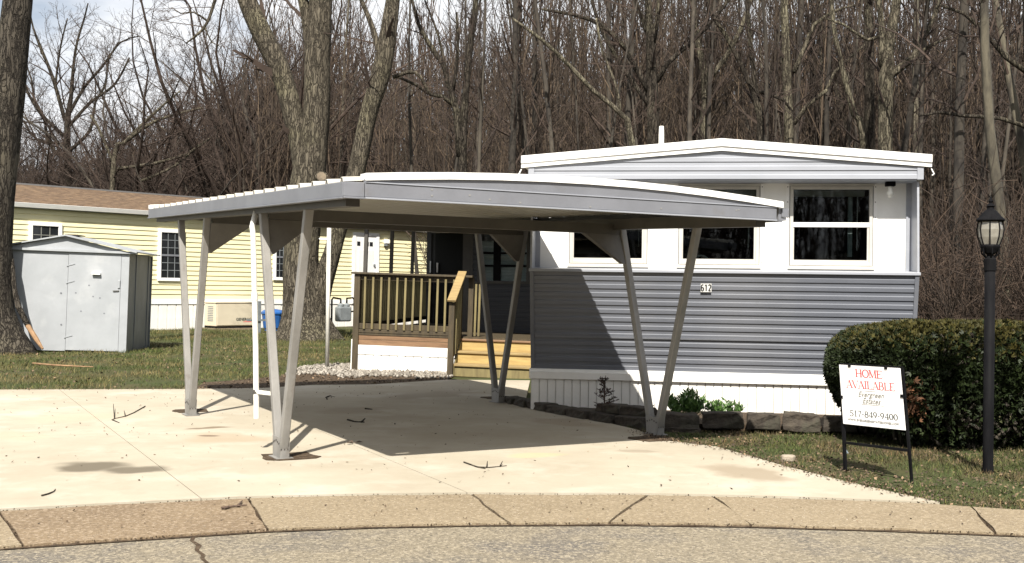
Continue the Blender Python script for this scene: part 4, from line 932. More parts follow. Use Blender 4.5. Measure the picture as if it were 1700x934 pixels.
def lettering(body, u0, u1, v0, v1, mat, nm='lettering'):
    adv = [ADV.get(ch, .72) for ch in body]; tot = sum(adv); x = 0; b = MB()
    def P(x_, y_): q = bil(u0+(u1-u0)*x_/tot, v0+(v1-v0)*y_); return (q.x, -.0015, q.z)
    k = (v1-v0)/(u1-u0)*tot*.96        # height / width of a unit
    def stroke(p0, p1, w):
        dx, dy = p1[0]-p0[0], (p1[1]-p0[1])*k; l = math.hypot(dx, dy) or 1; nx, ny = -dy/l*w/2, dx/l*w/2/k
        b.prism([P(p0[0]+nx,p0[1]+ny),P(p1[0]+nx,p1[1]+ny),P(p1[0]-nx,p1[1]-ny),P(p0[0]-nx,p0[1]-ny)], (0,.001,0))
    for ch, ad in zip(body, adv):
        for s in GL.get(ch, []):
            if isinstance(s, str): sx, sy = map(float, s[1:].split(',')); sy = .03 if sy < .5 else .97; stroke((x+sx-.16, sy), (x+sx+.16, sy), .06)
            elif s[0] == 'arc':
                _, cx, cy, rx, ry, a0, a1, w = s; n = 12
                for i in range(n):
                    t0, t1 = R(a0+(a1-a0)*i/n), R(a0+(a1-a0)*(i+1)/n); mid = abs(math.cos((t0+t1)/2))
                    stroke((x+cx+rx*math.cos(t0), cy+ry*math.sin(t0)), (x+cx+rx*math.cos(t1), cy+ry*math.sin(t1)), w*(.6+.7*mid))
            else:
                pts, w = s
                for p0, p1 in zip(pts, pts[1:]): stroke((x+p0[0], p0[1]), (x+p1[0], p1[1]), w)
        x += ad
    return b.build(nm, mat, sg)
lettering('HOME', .27, .72, .81, .94, m_red); lettering('AVAILABLE', .105, .905, .62, .75, m_red); lettering('517-849-9400', .125, .905, .145, .245, m_ink)
def font_line(body, u, v, size, mat, shear=0.0, sp=1.0, bold=0.0):
    me = text_mesh('lettering', body, size, mat, shear=shear, spacing=sp, bold=bold); q = bil(u, v)
    ang = math.atan2(bil(.9, v).z-bil(.1, v).z, bil(.9, v).x-bil(.1, v).x)
    o = place_text(me, sg, (q.x, -.002, q.z), (math.pi/2, 0, 0)); o.rotation_euler = (math.pi/2, -ang, 0); return o
font_line('Evergreen', .50, .525, .058, m_greyink, .3, 1.02); font_line('Estates', .50, .42, .058, m_greyink, .3, 1.02); font_line('WWW.EVERGREENESTATESHOMES.COM', .50, .085, .0245, m_greyink, 0, 1.08)
for u0, u1, v in ((.40,.58,.585),(.34,.70,.36)): a, b = bil(u0, v), bil(u1, v); MB().bar((a.x,-.001,a.z),(b.x,-.001,b.z),.001,.003).build('printed_rule', m_greyink, sg)

# ================================================================ small things on the ground
def twig(name, pts, label, cat='twig', r=.006, mat=None, z=.034):
    W_ = [gnd(*q[:2])+Vector((0,0,z+(q[2] if len(q) > 2 else 0))) for q in pts[0]]
    o0 = W_[0]; t = thing(name, label, cat, o0); t_ = MB()
    for br_ in pts:
        P = [gnd(*q[:2])+Vector((0,0,z+(q[2] if len(q) > 2 else 0)))-o0 for q in br_]
        rr = [r*(1-.55*i/max(1,len(P)-1)) for i in range(len(P))]; t_.tube(P, rr, 6)
    t_.build('wood', mat or m_barkd, t); return t
twig('fallen_twig', [[(241,679),(222,690),(208,696),(190,700),(186,702)],[(190,700),(188,683,.05)],[(186,702),(198,707)],[(208,696),(206,690,.02)]], 'forked dry twig lying on the sunlit driveway left of the carport')
twig('fallen_twig', [[(770,774),(792,782),(812,783),(841,780)],[(792,782),(806,785)],[(808,783),(809,777,.02)],[(830,781),(834,777,.02)]], 'thin crooked twig lying on the driveway in front of the carport shade')
twig('fallen_twig', [[(69,831),(80,828),(89,824),(92,820)]], 'short curved dark twig at the front left corner of the driveway')
twig('fallen_twig', [[(577,702),(588,705),(605,706)],[(600,706),(606,703,.02)]], 'short dark twig on the shaded concrete under the carport', r=.011)
twig('fallen_twig', [[(541,664),(548,661),(555,663)],[(543,667),(541,664)]], 'small hooked twig on shaded concrete just below the gravel bed', r=.009)
twig('fallen_twig', [[(606,683),(618,684)]], 'tiny straight twig in the middle of the carport shade', r=.010)
twig('fallen_twig', [[(368,852),(388,849),(410,847)],[(395,848),(402,840)],[(380,850),(372,853)]], 'reddish crooked twig lying in the gutter joint', r=.009, mat=m_rust)
twig('fallen_branch', [[(55,608),(90,611),(130,613),(155,614)]], 'long pale dead branch lying on the lawn before the shed', 'branch', r=.022, mat=m_deadwood, z=.05)
p = gnd(586, 742); dl = thing('dry_leaf', 'curled brown dead leaf on the driveway at the edge of the shade', 'leaf', (p.x, p.y, .034))
lf = MB()
for k in range(3): a = k*2.1; lf.add([(0,0,.004),(.05*math.cos(a)-.02*math.sin(a),.05*math.sin(a)+.02*math.cos(a),.022),(.09*math.cos(a),.09*math.sin(a),.012),(.05*math.cos(a)+.02*math.sin(a),.05*math.sin(a)-.02*math.cos(a),.018)], [(0,1,2,3)])
lf.build('blade', m_rust, dl)
p = gnd(1308, 766); rk = thing('flat_stone', 'pale flat stone lying on the patchy grass beside the driveway', 'stone', (p.x, p.y, 0))
b = MB(); b.prism([(-.055,-.03,0),(.03,-.04,0),(.06,-.01,0),(.045,.04,0),(-.03,.045,0),(-.06,.02,0)], (.006,0,.055)); b.build('rock', m_flatstone, rk, bevel=.012)
p = gnd(1404, 757); cw = thing('plastic_wrapper', 'crumpled pale blue plastic wrapper in the grass at the foot of the sign', 'litter', (p.x, p.y, .02))
b = MB(); vs = [(random.uniform(-.03,.03), random.uniform(-.02,.02), random.uniform(0,.05)) for _ in range(10)]; b.add(vs, [(i, (i+1) % 10, (i+3) % 10) for i in range(10)]); b.build('film', M('pale_blue_film', (.45,.55,.65), rough=.3), cw)
# broken branch leaning against the left tree
p = at(70, 578, 21.6); lb = thing('broken_branch', 'broken branch with a raw orange end leaning on the left tree trunk', 'branch', (p.x, 21.6, 0))
P = [at(x, y, Y)-Vector((p.x, 21.6, 0)) for x, y, Y in ((71,579,21.6),(60,563,21.7),(46,540,21.8),(30,508,21.9),(24,480,22.0),(20,440,22.1),(17,412,22.2))]
MB().tube(P[2:], [.055,.06,.052,.045,.035], 8, jit=.1).build('bark', m_barkd, lb, smooth=True); MB().tube(P[:3], [.02,.045,.05], 8, jit=.15).build('raw_wood', m_deadwood, lb)
# ================================================================ TREES
from mathutils import noise as mn
def smooth_path(pts, step):
    out = []                               # pts: (Vector, radius); Catmull-Rom
    P = [pts[0]] + pts + [pts[-1]]
    for i in range(1, len(P)-2):
        p0, p1, p2, p3 = [P[i+k][0] for k in (-1,0,1,2)]; n = max(1, int((p2-p1).length/step))
        for k in range(n):
            t = k/n; t2, t3 = t*t, t*t*t
            q = .5*((2*p1) + (p2-p0)*t + (2*p0-5*p1+4*p2-p3)*t2 + (3*p1-p0-3*p2+p3)*t3)
            out.append((q, P[i][1]+(P[i+1][1]-P[i][1])*t))
    out.append(pts[-1]); return out
def bark_limb(mb, pts, n=26, step=.14, amp=.06, seed=0, flare=0):
    """a thick limb whose surface carries furrows, lumps and a flared foot"""
    S_ = smooth_path(pts, step); vs = []; ref = Vector((1,0,0)); m = len(S_)
    for i, (p, r) in enumerate(S_):
        t = (S_[min(i+1,m-1)][0]-S_[max(i-1,0)][0]).normalized(); x = (ref-t*ref.dot(t)).normalized(); y = t.cross(x); ref = x
        for k in range(n):
            a = 2*math.pi*k/n; c, s = math.cos(a), math.sin(a)
            q = Vector((c*2.6, s*2.6, p.z*.55+seed)); f = mn.noise(Vector((c*6, s*6, p.z*1.1+seed*3)))
            rr = r*(1+amp*1.3*mn.noise(q)) + .5*amp*r*(abs(f)*2-.5)
            if flare: rr *= 1 + flare*max(0, 1-p.z/.9)**2*(.6+.8*max(0, math.sin(a*2.5+seed)))
            vs.append(p+x*(c*rr)+y*(s*rr))
    fs = [(i*n+k, i*n+(k+1)%n, (i+1)*n+(k+1)%n, (i+1)*n+k) for i in range(m-1) for k in range(n)]
    fs.append(tuple(range(n-1,-1,-1))); fs.append(tuple((m-1)*n+k for k in range(n))); mb.add(vs, fs)
def rdir(d, ang):                         # direction turned by ang about a random side axis
    a = Vector((random.gauss(0,1), random.gauss(0,1), random.gauss(0,1))); ax_ = d.cross(a)
    if ax_.length < 1e-4: ax_ = Vector((1,0,0))
    return (Matrix.Rotation(ang, 3, ax_.normalized()) @ d).normalized()
def limb(mb, p, d, L_, r, sides, seg, wob, up, tipr=.25):
    pts, rr = [p.copy()], [r]
    for i in range(seg):
        d = (d + Vector((random.gauss(0,wob), random.gauss(0,wob), random.gauss(0,wob)+up))).normalized()
        p = p + d*(L_/seg); pts.append(p.copy()); rr.append(r*(1-(1-tipr)*(i+1)/seg))
    mb.tube(pts, rr, sides, cap=False); return pts, rr
def twigs_on(mb, pts, rr, lev, per, Ls, ang, maxlev=2, up=.06, first=.2):
    """side branches along a limb, two more orders deep"""
    m = len(pts)-1
    for k in range(per):
        t = first+(1-first)*(k+random.random())/per; f = t*m; i = min(int(f), m-1)
        p = pts[i].lerp(pts[i+1], f-i); d = (pts[i+1]-pts[i]).normalized(); r = (rr[i]+(rr[i+1]-rr[i])*(f-i))*random.uniform(.28,.50)
        L_ = Ls*random.uniform(.55,1.15)*(1.15-.6*t)
        q, w = limb(mb, p, rdir(d, R(random.uniform(*ang))), L_, max(r,.006), 4 if lev == 0 else 3, 4 if lev == 0 else 3, .13, up, .3)
        if lev < maxlev: twigs_on(mb, q, w, lev+1, (6,5,4)[lev] if maxlev > 1 else 4, L_*.50, (25,60), maxlev, up, .2)
def woodland_proto(h, r, lean, first, nb, spread):
    tm, cm_ = MB(), MB()
    d = Vector((lean, random.uniform(-.04,.04), 1)).normalized()
    pts, rr = limb(tm, Vector((0,0,-.1)), d, h, r, 8, 11, .035, .02, .16)
    twigs_on(cm_, pts, rr, 0, nb, spread, (28,62), 2, .07, first)
    return tm, cm_
def spreading_proto(h, r):
    tm, cm_ = MB(), MB(); hb = h*random.uniform(.16,.26)
    pts, rr = limb(tm, Vector((0,0,-.1)), Vector((random.uniform(-.08,.08),0,1)), hb, r, 8, 3, .03, .02, .8)
    for k in range(8):
        a = 2*math.pi*k/8+random.uniform(-.4,.4); tl_ = R(random.uniform(15,52))
        d = Vector((math.cos(a)*math.sin(tl_), math.sin(a)*math.sin(tl_), math.cos(tl_)))
        q, w = limb(tm if k < 3 else cm_, pts[-1]-Vector((0,0,random.uniform(0,.4))), d, h*random.uniform(.55,.85), r*random.uniform(.30,.48), 6, 8, .15, .05, .15)
        twigs_on(cm_, q, w, 0, 14, h*.27, (25,65), 2, .05, .12)
    return tm, cm_
PROTO = []
for (h, r, lean, first, nb, spread, mt) in ((19,.11,.02,.24,24,3.2,m_trunk),(21,.14,-.03,.34,22,3.6,m_trunkp),(16,.075,.05,.2,24,2.4,m_trunk),(18,.10,-.05,.22,26,2.9,m_trunk),(14,.055,.03,.16,24,1.9,m_trunk),(20,.15,.0,.30,24,3.6,m_trunkp)):
    a, b = woodland_proto(h, r, lean, first, nb, spread); PROTO.append((a.mesh('trunk', mt, True), b.mesh('crown', m_twig)))
SPREAD = []
for h, r in ((11,.24),(9.5,.19),(12.5,.26)):
    a, b = spreading_proto(h, r); SPREAD.append((a.mesh('trunk', m_trunk, True), b.mesh('crown', m_twig)))
def plant_tree(meshes, x, y, rz, s, label, group, name='bare_tree'):
    t = thing(name, label, 'tree', (x, y, 0), rz, group)
    for nm, me in zip(('trunk', 'crown'), meshes):
        o = bpy.data.objects.new(nm, me); link(o, t)
    t.scale = (s, s, s*random.uniform(.92,1.1))
    if random.random() < .16: t.rotation_euler = (random.uniform(-.13,.13), random.uniform(-.16,.16), rz)
    return t
def free(x, y, mg=1.5):
    l = YF.l(Vector((x, y, 0)))
    if yx0-mg < l.x < yx1+mg and -6 < l.y < 8+mg: return False
    l = HF.l(Vector((x, y, 0)))
    if -4.5 < l.x < W+2.2 and -2 < l.y < HL+2: return False
    return True
WL = ['dark slender bare trunk', 'pale taller bare trunk', 'thin dark pole like tree', 'brown trunk with low side branches', 'very thin bare young tree', 'pale broad trunk with high branches']
def wood_label(k, x, y):
    q = x/y; where = 'in the wood behind the carport' if q < -.02 else 'in the wood above the white roof' if q < .36 else 'in the wood behind the hedge'
    return WL[k]+' '+where+(', front rows' if y < 46 else ', deep inside')
spots = []
def strew(n, y0, y1, ok, md):
    c = 0; k = 0
    while c < n and k < n*60:
        k += 1; y = random.uniform(y0, y1); x = random.uniform(-.53, .53)*y
        if not ok(x/y, x, y) or not free(x, y): continue
        if any((x-a)**2+(y-b)**2 < md*md for a, b in spots): continue
        spots.append((x, y)); c += 1
        k_ = random.choices(range(6), (5,2,6,5,7,1.3))[0]; lb_ = wood_label(k_, x, y); plant_tree(PROTO[k_], x, y, random.uniform(0,6.28), random.uniform(.8,1.2), lb_, lb_.replace('trunk', 'trunks').replace('tree,', 'trees,'))
strew(7, 20, 29, lambda q, x, y: x > 8.6 and q < .5, 1.6)
strew(50, 29, 42, lambda q, x, y: q > -.12, 1.0)
strew(80, 42, 58, lambda q, x, y: q > -.20, .9)
strew(80, 58, 82, lambda q, x, y: q > -.235, .9)
c = 0
while c < 62:
    y = random.uniform(52, 84); q = random.uniform(-.53, -.215); x = q*y
    if not free(x, y, 3) or any((x-a)**2+(y-b)**2 < 2.2 for a, b in spots): continue
    spots.append((x, y)); c += 1
    k_ = random.randrange(3); plant_tree(SPREAD[k_], x, y, random.uniform(0,6.28), random.uniform(.75,1.12)*(1+.4*max(0,(q+.36)/.14)), ('middling', 'smaller', 'taller')[k_]+' bare spreading tree rising behind the ridge of the brown shingled roof', ('middling', 'smaller', 'taller')[k_]+' bare spreading trees behind the yellow house')

# trees one can tell apart, limbs laid along the photographed ones
def hero(name, label, Y, limbs, bark, per=7, Ls=1.6, n=10, thick=False, flare=0, maxlev=1, step=.35, crown=m_twig, seed=0):
    b0 = limbs[0][0]; base = at(b0[0], b0[1], Y); base.z = 0
    t = thing(name, label, 'tree', base); tm, cm_ = MB(), MB()
    for li, lb_ in enumerate(limbs):
        pts = []
        for q in lb_:
            yy = Y+(q[3] if len(q) > 3 else 0); pts.append((at(q[0], q[1], yy)-base, q[2]/2*yy/FPX))
        if li == 0:
            p0 = pts[0][0].copy(); p0.z = -.08; pts = [(p0, pts[0][1])]+([] if pts[0][0].z < .15 else pts) + ([] if pts[0][0].z >= .15 else pts[1:])
        big = pts[0][1] > .035
        if thick: bark_limb(tm, pts, 26 if pts[0][1] > .12 else 10, step, .07, seed+li*1.7, flare if li == 0 else 0)
        else: bark_limb(tm if big else cm_, pts, n if big else 5, step, .05, li)
        S_ = smooth_path(pts, .5)
        twigs_on(cm_, [s[0] for s in S_], [max(s[1], .012) for s in S_], 2-maxlev if maxlev < 2 else 0, per if li else per, Ls, (25,65), 2, .05, .45 if li == 0 else .12)
    tm.build('trunk', bark, t, smooth=True); cm_.build('crown', crown, t); return t
big = hero('maple_tree', 'huge grey barked tree with three great limbs rising behind the carport', 29.0, [
    [(507,566,88),(506,545,80),(503,500,66),(500,440,58),(504,380,56),(512,300,56),(522,230,44),(526,160,42),(526,100,41),(530,40,40),(533,-40,36),(540,-200,26),(545,-330,14)],
    [(512,330,40),(500,250,34),(489,200,33),(470,130,33),(458,100,33),(432,50,33),(410,0,31),(385,-70,26),(350,-200,16)],
    [(522,110,24),(512,50,18),(503,0,17),(485,-80,12),(470,-200,7)],
    [(518,530,46),(535,470,34),(551,420,28),(562,379,28),(590,290,29),(611,193,28),(634,112,31),(650,16,25),(660,-60,20),(690,-200,12)],
    [(634,100,12),(618,45,9),(600,0,7),(575,-60,4)],
    [(652,128,7,.6),(690,120,6,.6),(714,157,4,.6)],
    [(385,-70,8),(362,-15,6),(345,35,5),(330,55,4),(308,72,2.2)], [(345,35,4),(322,20,3),(300,22,2),(285,12,1.5)], [(340,45,3),(352,70,2),(368,78,1.3)]],
    m_bark, per=5, Ls=1.5, thick=True, flare=.45, step=.16, seed=2)
st = MB(); q = at(533, 300, 29.0)-big.location; st.tube([q+Vector((.05,-.30,-.10)), q+Vector((.12,-.62,.06))], [.17,.155], 14, jit=.08); sb = st.build('cut_stub', m_bark, big)
st = MB(); st.tube([q+Vector((.12,-.622,.06)), q+Vector((.123,-.632,.065))], [.13,.12], 14, jit=.1); st.build('cut_face', m_cut, sb)
lt_ = hero('roadside_tree', 'thick dark trunk at the left edge of the lawn in front of the white shed', 22.0, [
    [(-6,579,92),(-8,560,80),(-14,520,70),(-18,460,66),(-15,400,62),(-5,300,60),(5,210,56),(15,130,52),(23,60,48),(30,0,46),(36,-80,42),(50,-250,34),(70,-420,20)],
    [(30,-60,20),(70,-170,15),(120,-300,9)], [(30,-30,18),(-40,-160,14),(-120,-300,8)]], m_barkd, per=5, Ls=1.5, thick=True, flare=.5, step=.16, seed=5)
kn = MB(); q = at(11, 199, 22.0)-lt_.location+Vector((0,-.30,0))
kn.lathe([(.02,-.02),(.07,.0),(.11,.03),(.12,.07),(.16,.12)], 12); km = kn.mesh('knot', m_barkd, True); ko = bpy.data.objects.new('knot', km); link(ko, lt_); ko.location = q; ko.rotation_euler = (-math.pi/2, 0, 0)
hero('forked_tree', 'dark forked tree rising just behind the white roof vent pipe', 31, [
    [(1086,540,24),(1085,260,21),(1083,160,20),(1081,100,16),(1078,40,13),(1074,-40,10),(1070,-160,6)],
    [(1076,150,10),(1040,85,9),(1000,42,8),(955,25,6),(900,15,4)], [(1078,175,8),(1030,105,7),(995,40,6),(975,-30,4)],
    [(1090,135,9),(1108,105,8),(1160,58,7),(1200,12,6),(1240,-40,4)], [(1084,70,10),(1094,10,8),(1100,-70,6)], [(1078,60,8),(1060,15,7),(1040,-50,5)]], m_herodark, per=6, Ls=1.5)
hero('leaning_tree', 'thin pale tree leaning far left above the front edge of the roof', 28.5, [
    [(1075,540,13),(1050,240,11),(1030,188,9),(985,150,8),(945,108,7),(900,66,6),(850,30,4)], [(1030,188,6),(1022,140,5),(1000,85,4),(990,30,3)]], m_heropale, per=6, Ls=1.0)
hero('forked_tree', 'pale tree parting into two upright stems above the ridge of the front home', 34, [
    [(1170,540,18),(1170,230,16),(1172,140,15),(1160,75,10),(1150,0,9),(1140,-120,6)], [(1172,138,10),(1192,112,9),(1215,78,8),(1240,20,7),(1260,-60,5)]], m_heropale, per=6, Ls=1.5)
hero('bent_tree', 'dark tree with a long branch arching left above the roof ridge', 30, [
    [(1266,540,16),(1262,190,13),(1250,150,11),(1236,118,9),(1205,58,8),(1182,25,6),(1170,-40,4)], [(1258,170,9),(1248,90,8),(1240,0,7),(1236,-90,5)], [(1255,150,6),(1300,165,5),(1320,190,3)]], m_herodark, per=7, Ls=1.4)
hero('forked_tree', 'broad pale trunked tree forking above the right half of the roof', 27.5, [
    [(1472,560,30),(1470,240,24),(1471,130,25),(1474,90,20),(1482,40,17),(1492,-20,15),(1510,-140,8)],
    [(1474,128,14),(1495,112,13),(1518,95,12),(1532,65,10),(1552,25,8),(1570,-30,6)], [(1464,110,13),(1465,55,11),(1458,0,9),(1440,-80,5)],
    [(1520,92,6),(1545,75,5),(1580,60,3)], [(1464,60,6),(1440,66,5),(1400,40,4),(1370,30,3)]], m_heropale, per=6, Ls=1.4)
hero('straight_tree', 'tall straight grey trunk just left of the broad pale forked tree', 31, [[(1445,540,20),(1444,240,18),(1443,100,17),(1442,0,15),(1440,-160,9)]], m_herodark, per=9, Ls=1.6)
hero('straight_tree', 'tall pale trunk with a crooked side limb over the right part of the roof ridge', 31, [[(1312,540,20),(1310,230,16),(1306,120,15),(1302,0,13),(1300,-140,8)],
    [(1318,205,8),(1340,175,7),(1372,150,6),(1385,120,5),(1440,70,3)], [(1318,120,8),(1335,80,7),(1352,40,6),(1380,20,5),(1420,8,3)]], m_heropale, per=7, Ls=1.4)
hero('leaning_tree', 'slim tree leaning left over the right end of the white roof', 29, [[(1440,540,14),(1434,235,12),(1418,190,11),(1398,110,9),(1385,50,8),(1378,-40,5)]], m_heropale, per=8, Ls=1.4)
hero('dark_tree', 'dark double trunked tree with a long low branch reaching left in mid wood', 31, [
    [(772,540,20),(768,300,15),(770,200,13),(778,100,11),(790,0,9),(800,-120,5)], [(764,260,13),(757,180,12),(745,140,10),(738,110,9),(718,80,8),(695,40,6),(680,-20,4)],
    [(755,175,8),(735,160,7),(714,156,6),(690,140,5),(657,126,4)], [(752,150,6),(760,90,5),(758,20,4)], [(742,130,5),(728,60,4),(705,0,3)]], m_herodark, per=6, Ls=1.3)
hero('edge_tree', 'dark tree at the right edge with pale low branches reaching left into the clearing', 24, [
    [(1722,620,30),(1718,300,26),(1712,100,23),(1706,-60,18),(1700,-200,10)], [(1715,215,8),(1660,196,7),(1600,192,6),(1560,186,5),(1525,192,3)], [(1600,192,4),(1570,172,4),(1548,165,3)],
    [(1560,186,3),(1585,165,3),(1615,130,2)], [(1712,125,9),(1670,95,8),(1640,60,7),(1600,22,6),(1560,8,4)], [(1640,60,4),(1600,60,3),(1555,40,2)]], m_herodark, per=6, Ls=1.0)
hero('spreading_tree', 'wide bare spreading tree against the pale sky left of the big limbs', 56, [
    [(118,460,15),(114,300,11),(112,205,10),(118,160,7),(122,110,5),(128,70,4),(140,30,3),(146,5,2)], [(116,250,6),(150,215,5),(158,170,4),(175,140,4),(180,100,3),(196,70,2)], [(100,260,6),(80,235,5),(74,200,4),(58,170,4),(52,130,3),(40,100,2)], [(108,200,7),(88,130,6),(66,75,5),(55,45,3),(48,10,2)], [(114,190,6),(140,145,5),(170,110,4),(200,70,3),(230,60,2)],
    [(114,210,6),(150,170,5),(190,140,4),(215,95,3)], [(92,140,4),(100,80,3),(112,30,2)], [(106,225,6),(70,190,5),(45,150,4),(35,110,2)], [(112,240,5),(60,230,4),(40,200,3)]], m_herodark, per=13, Ls=2.3, maxlev=2)
hero('spreading_tree', 'low crooked tree whose pale limbs slant right over the brown roof', 50, [
    [(180,460,10),(190,260,8),(205,238,7),(250,205,6),(290,190,4),(338,178,3)], [(205,238,5),(230,212,5),(270,175,4),(300,150,2)], [(188,270,5),(160,205,4),(150,190,3)], [(195,280,6),(260,270,5),(310,255,4),(350,228,2)], [(235,300,5),(290,275,4),(330,240,3)]], m_heropale, per=9, Ls=1.5)

# the far wood and the undergrowth: nobody could count these
def stem_proto(h, r, tw):
    b = MB(); p, w = limb(b, Vector((0,0,0)), Vector((random.uniform(-.08,.08),0,1)).normalized(), h, r, 3, 5, .05, .03, .3)
    for k in range(tw):
        f = random.uniform(.25, .98)*5; i = min(int(f), 4); q = p[i].lerp(p[i+1], f-i); d = rdir((p[i+1]-p[i]).normalized(), R(random.uniform(14,46)))
        limb(b, q, d, h*random.uniform(.08,.20), r*.4, 3, 2, .1, .08, .4)
    return tri(b)
fp_ = [stem_proto(15, .07, 16) for _ in range(5)]
n = 3400; q = rng.uniform(-.22, .82, n); Y = rng.uniform(80, 125, n); pos = np.stack([q*Y, Y, np.zeros(n)], 1)
V1, T1 = scatter(fp_, pos, rots(np.zeros(n), np.zeros(n), rng.uniform(0, 6.28, n)), np.stack([rng.uniform(.8,1.5,n)]*2+[rng.uniform(.9,1.6,n)], 1))
n = 1500; q = rng.uniform(-.55, -.2, n); Y = rng.uniform(85, 130, n); pos = np.stack([q*Y, Y, np.zeros(n)], 1)
V2, T2 = scatter(fp_, pos, rots(np.zeros(n), np.zeros(n), rng.uniform(0, 6.28, n)), np.stack([rng.uniform(.8,1.4,n)]*2+[rng.uniform(.5,1.0,n)*(475-np.interp(CX+q*FPX, [-200,60,200,300,420,500], [290,250,190,140,70,20]))/FPX*Y/15], 1))
sp_ = [stem_proto(14, .042, 14) for _ in range(4)] + [stem_proto(12, .03, 22) for _ in range(3)]
pp_ = []
while len(pp_) < 3400:
    y = random.uniform(34, 78); q = random.uniform(-.5, .72)
    if y < 47 and q < -.02: continue
    if q < -.24 and (y < 56 or random.random() < .3): continue
    if free(q*y, y, 1): pp_.append((q*y, y, -.02))
n = len(pp_); Vs, Ts = scatter(sp_, pp_, rots(rng.normal(size=n)*.03, rng.normal(size=n)*.035, rng.uniform(0,6.28,n)), np.stack([rng.uniform(.7,1.25,n)]*2+[rng.uniform(.65,1.3,n)*np.where(np.array([p_[0]/p_[1] for p_ in pp_]) < -.24, .62, 1)], 1))
stuff('sapling_thicket', Vs, Ts, m_sapling, label='thicket of thin upright saplings between the wood trunks', cat='saplings')
stuff('far_wood', np.concatenate([V1, V2]), np.concatenate([T1, T2+len(V1)]), m_brush, label='far off bare wood that closes the view', cat='wood')
def brush_proto(h):
    b = MB()
    for s in range(3):
        p, w = limb(b, Vector((0,0,0)), Vector((random.uniform(-.5,.5),random.uniform(-.5,.5),1)).normalized(), h*random.uniform(.6,1.1), .012, 3, 4, .16, .02, .3)
        for k in range(7):
            f = random.uniform(.2, .98)*4; i = min(int(f), 3); limb(b, p[i].lerp(p[i+1], f-i), rdir((p[i+1]-p[i]).normalized(), R(random.uniform(30,70))), h*random.uniform(.15,.35), .006, 3, 2, .14, .03, .5)
    return tri(b)
bp_ = [brush_proto(2.6) for _ in range(6)]
pp_ = []
while len(pp_) < 4200:
    y = random.choice((random.uniform(19, 30), random.uniform(28, 44), random.uniform(44, 66))); x = random.uniform(-.5, .75)*y
    if y < 30 and x < 6.8: continue
    if y < 46 and x < -2.0: continue
    if free(x, y, 1): pp_.append((x, y, -.02))
n = len(pp_)
V1, T1 = scatter(bp_, pp_, rots(np.zeros(n), np.zeros(n), rng.uniform(0,6.28,n)), np.stack([rng.uniform(.9,1.6,n)]*2+[rng.uniform(.6,1.9,n)], 1))
stuff('undergrowth', V1, T1, m_brush, label='tangled brown undergrowth along the foot of the wood', cat='undergrowth')

n = 1500; pos = np.stack([rng.uniform(-60, 60, n), -rng.uniform(30, 62, n), np.zeros(n)], 1)  # unseen wood added behind the camera to cut fill and darken panes
Va, Ta = scatter(fp_, pos, rots(np.zeros(n), np.zeros(n), rng.uniform(0, 6.28, n)), np.stack([rng.uniform(.9,1.8,n)]*2+[rng.uniform(.5,1.0,n)], 1))
n = 1600; pos = np.stack([rng.uniform(-55, 55, n), -rng.uniform(27, 45, n), np.zeros(n)], 1)
Vb, Tb = scatter(bp_, pos, rots(np.zeros(n), np.zeros(n), rng.uniform(0, 6.28, n)), np.stack([rng.uniform(1.2,2.2,n)]*2+[rng.uniform(.7,2.0,n)], 1))
stuff('added_wood_across_road', np.concatenate([Va, Vb]), np.concatenate([Ta, Tb+len(Va)]), m_brush, label='added unseen wood across the road that darkens reflections and fill', cat='wood')

# ================================================================ HEDGE
hx0, hx1, hy0, hy1, hh = 3.13, 6.3, 9.78, 11.35, 1.12
hd = thing('yew_hedge', 'dense dark green clipped yew hedge with a bronzed top at the right of the home', 'hedge', ((hx0+hx1)/2, (hy0+hy1)/2, 0))
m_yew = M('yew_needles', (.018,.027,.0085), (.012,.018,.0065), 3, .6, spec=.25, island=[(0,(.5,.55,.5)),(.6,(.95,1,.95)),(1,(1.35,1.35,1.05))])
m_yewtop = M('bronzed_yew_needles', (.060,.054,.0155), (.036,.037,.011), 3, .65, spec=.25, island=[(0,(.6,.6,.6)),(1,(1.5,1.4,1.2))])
m_yewdead = M('dead_yew_needles', (.14,.065,.028), (.09,.042,.02), 5, .8, island=[(0,(.5,.5,.5)),(1,(1.3,1.2,1.2))])
def hedge_point(n):
    ax_, ay, az_ = (hx1-hx0)/2, (hy1-hy0)/2, hh
    d = rng.normal(size=(n*3, 3)); d[:, 2] = np.abs(d[:, 2])*np.where(rng.random(n*3) < .80, 1, -.5); d /= np.linalg.norm(d, axis=1)[:, None]
    d *= np.array([1.35, 1.0, 1.0]); e = 4.6
    u = d/((np.abs(d)**e).sum(1)**(1/e))[:, None]
    p = u*np.array([ax_, ay, .60*1.0]); p[:, 2] = .52+np.where(p[:, 2] > 0, p[:, 2]*(hh-.52)/.60, p[:, 2]*.50/.60)
    # bottom drawn in, surface uneven
    dr = 1-.13*np.clip((.6-p[:, 2])/.6, 0, 1); p[:, 0] = p[:, 0]*dr; p[:, 1] *= dr
    nn = np.array([mn.noise(Vector((a*1.6, b*1.6, c*1.9)))*.045+mn.noise(Vector((a*5, b*5, c*5)))*.035 for a, b, c in p])
    nrm = u.copy(); nrm /= np.linalg.norm(nrm, axis=1)[:, None]
    p = p + nrm*nn[:, None]; p[:, 2] += (p[:, 0]*-.012)
    return p[:n], nrm[:n]
def sprig():
    b = MB()
    for k in range(3):
        a = (k-1)*.7; c, s = math.sin(a), math.cos(a); w = .18
        b.add([(0,0,0),(c*.5-s*w,(k-1)*.05,s*.5+c*w),(c,.1*(k-1),s),(c*.5+s*w,(k-1)*.05,s*.5-c*w)], [(0,1,2,3)])
    return tri(b)
SPG = [sprig() for _ in range(3)]
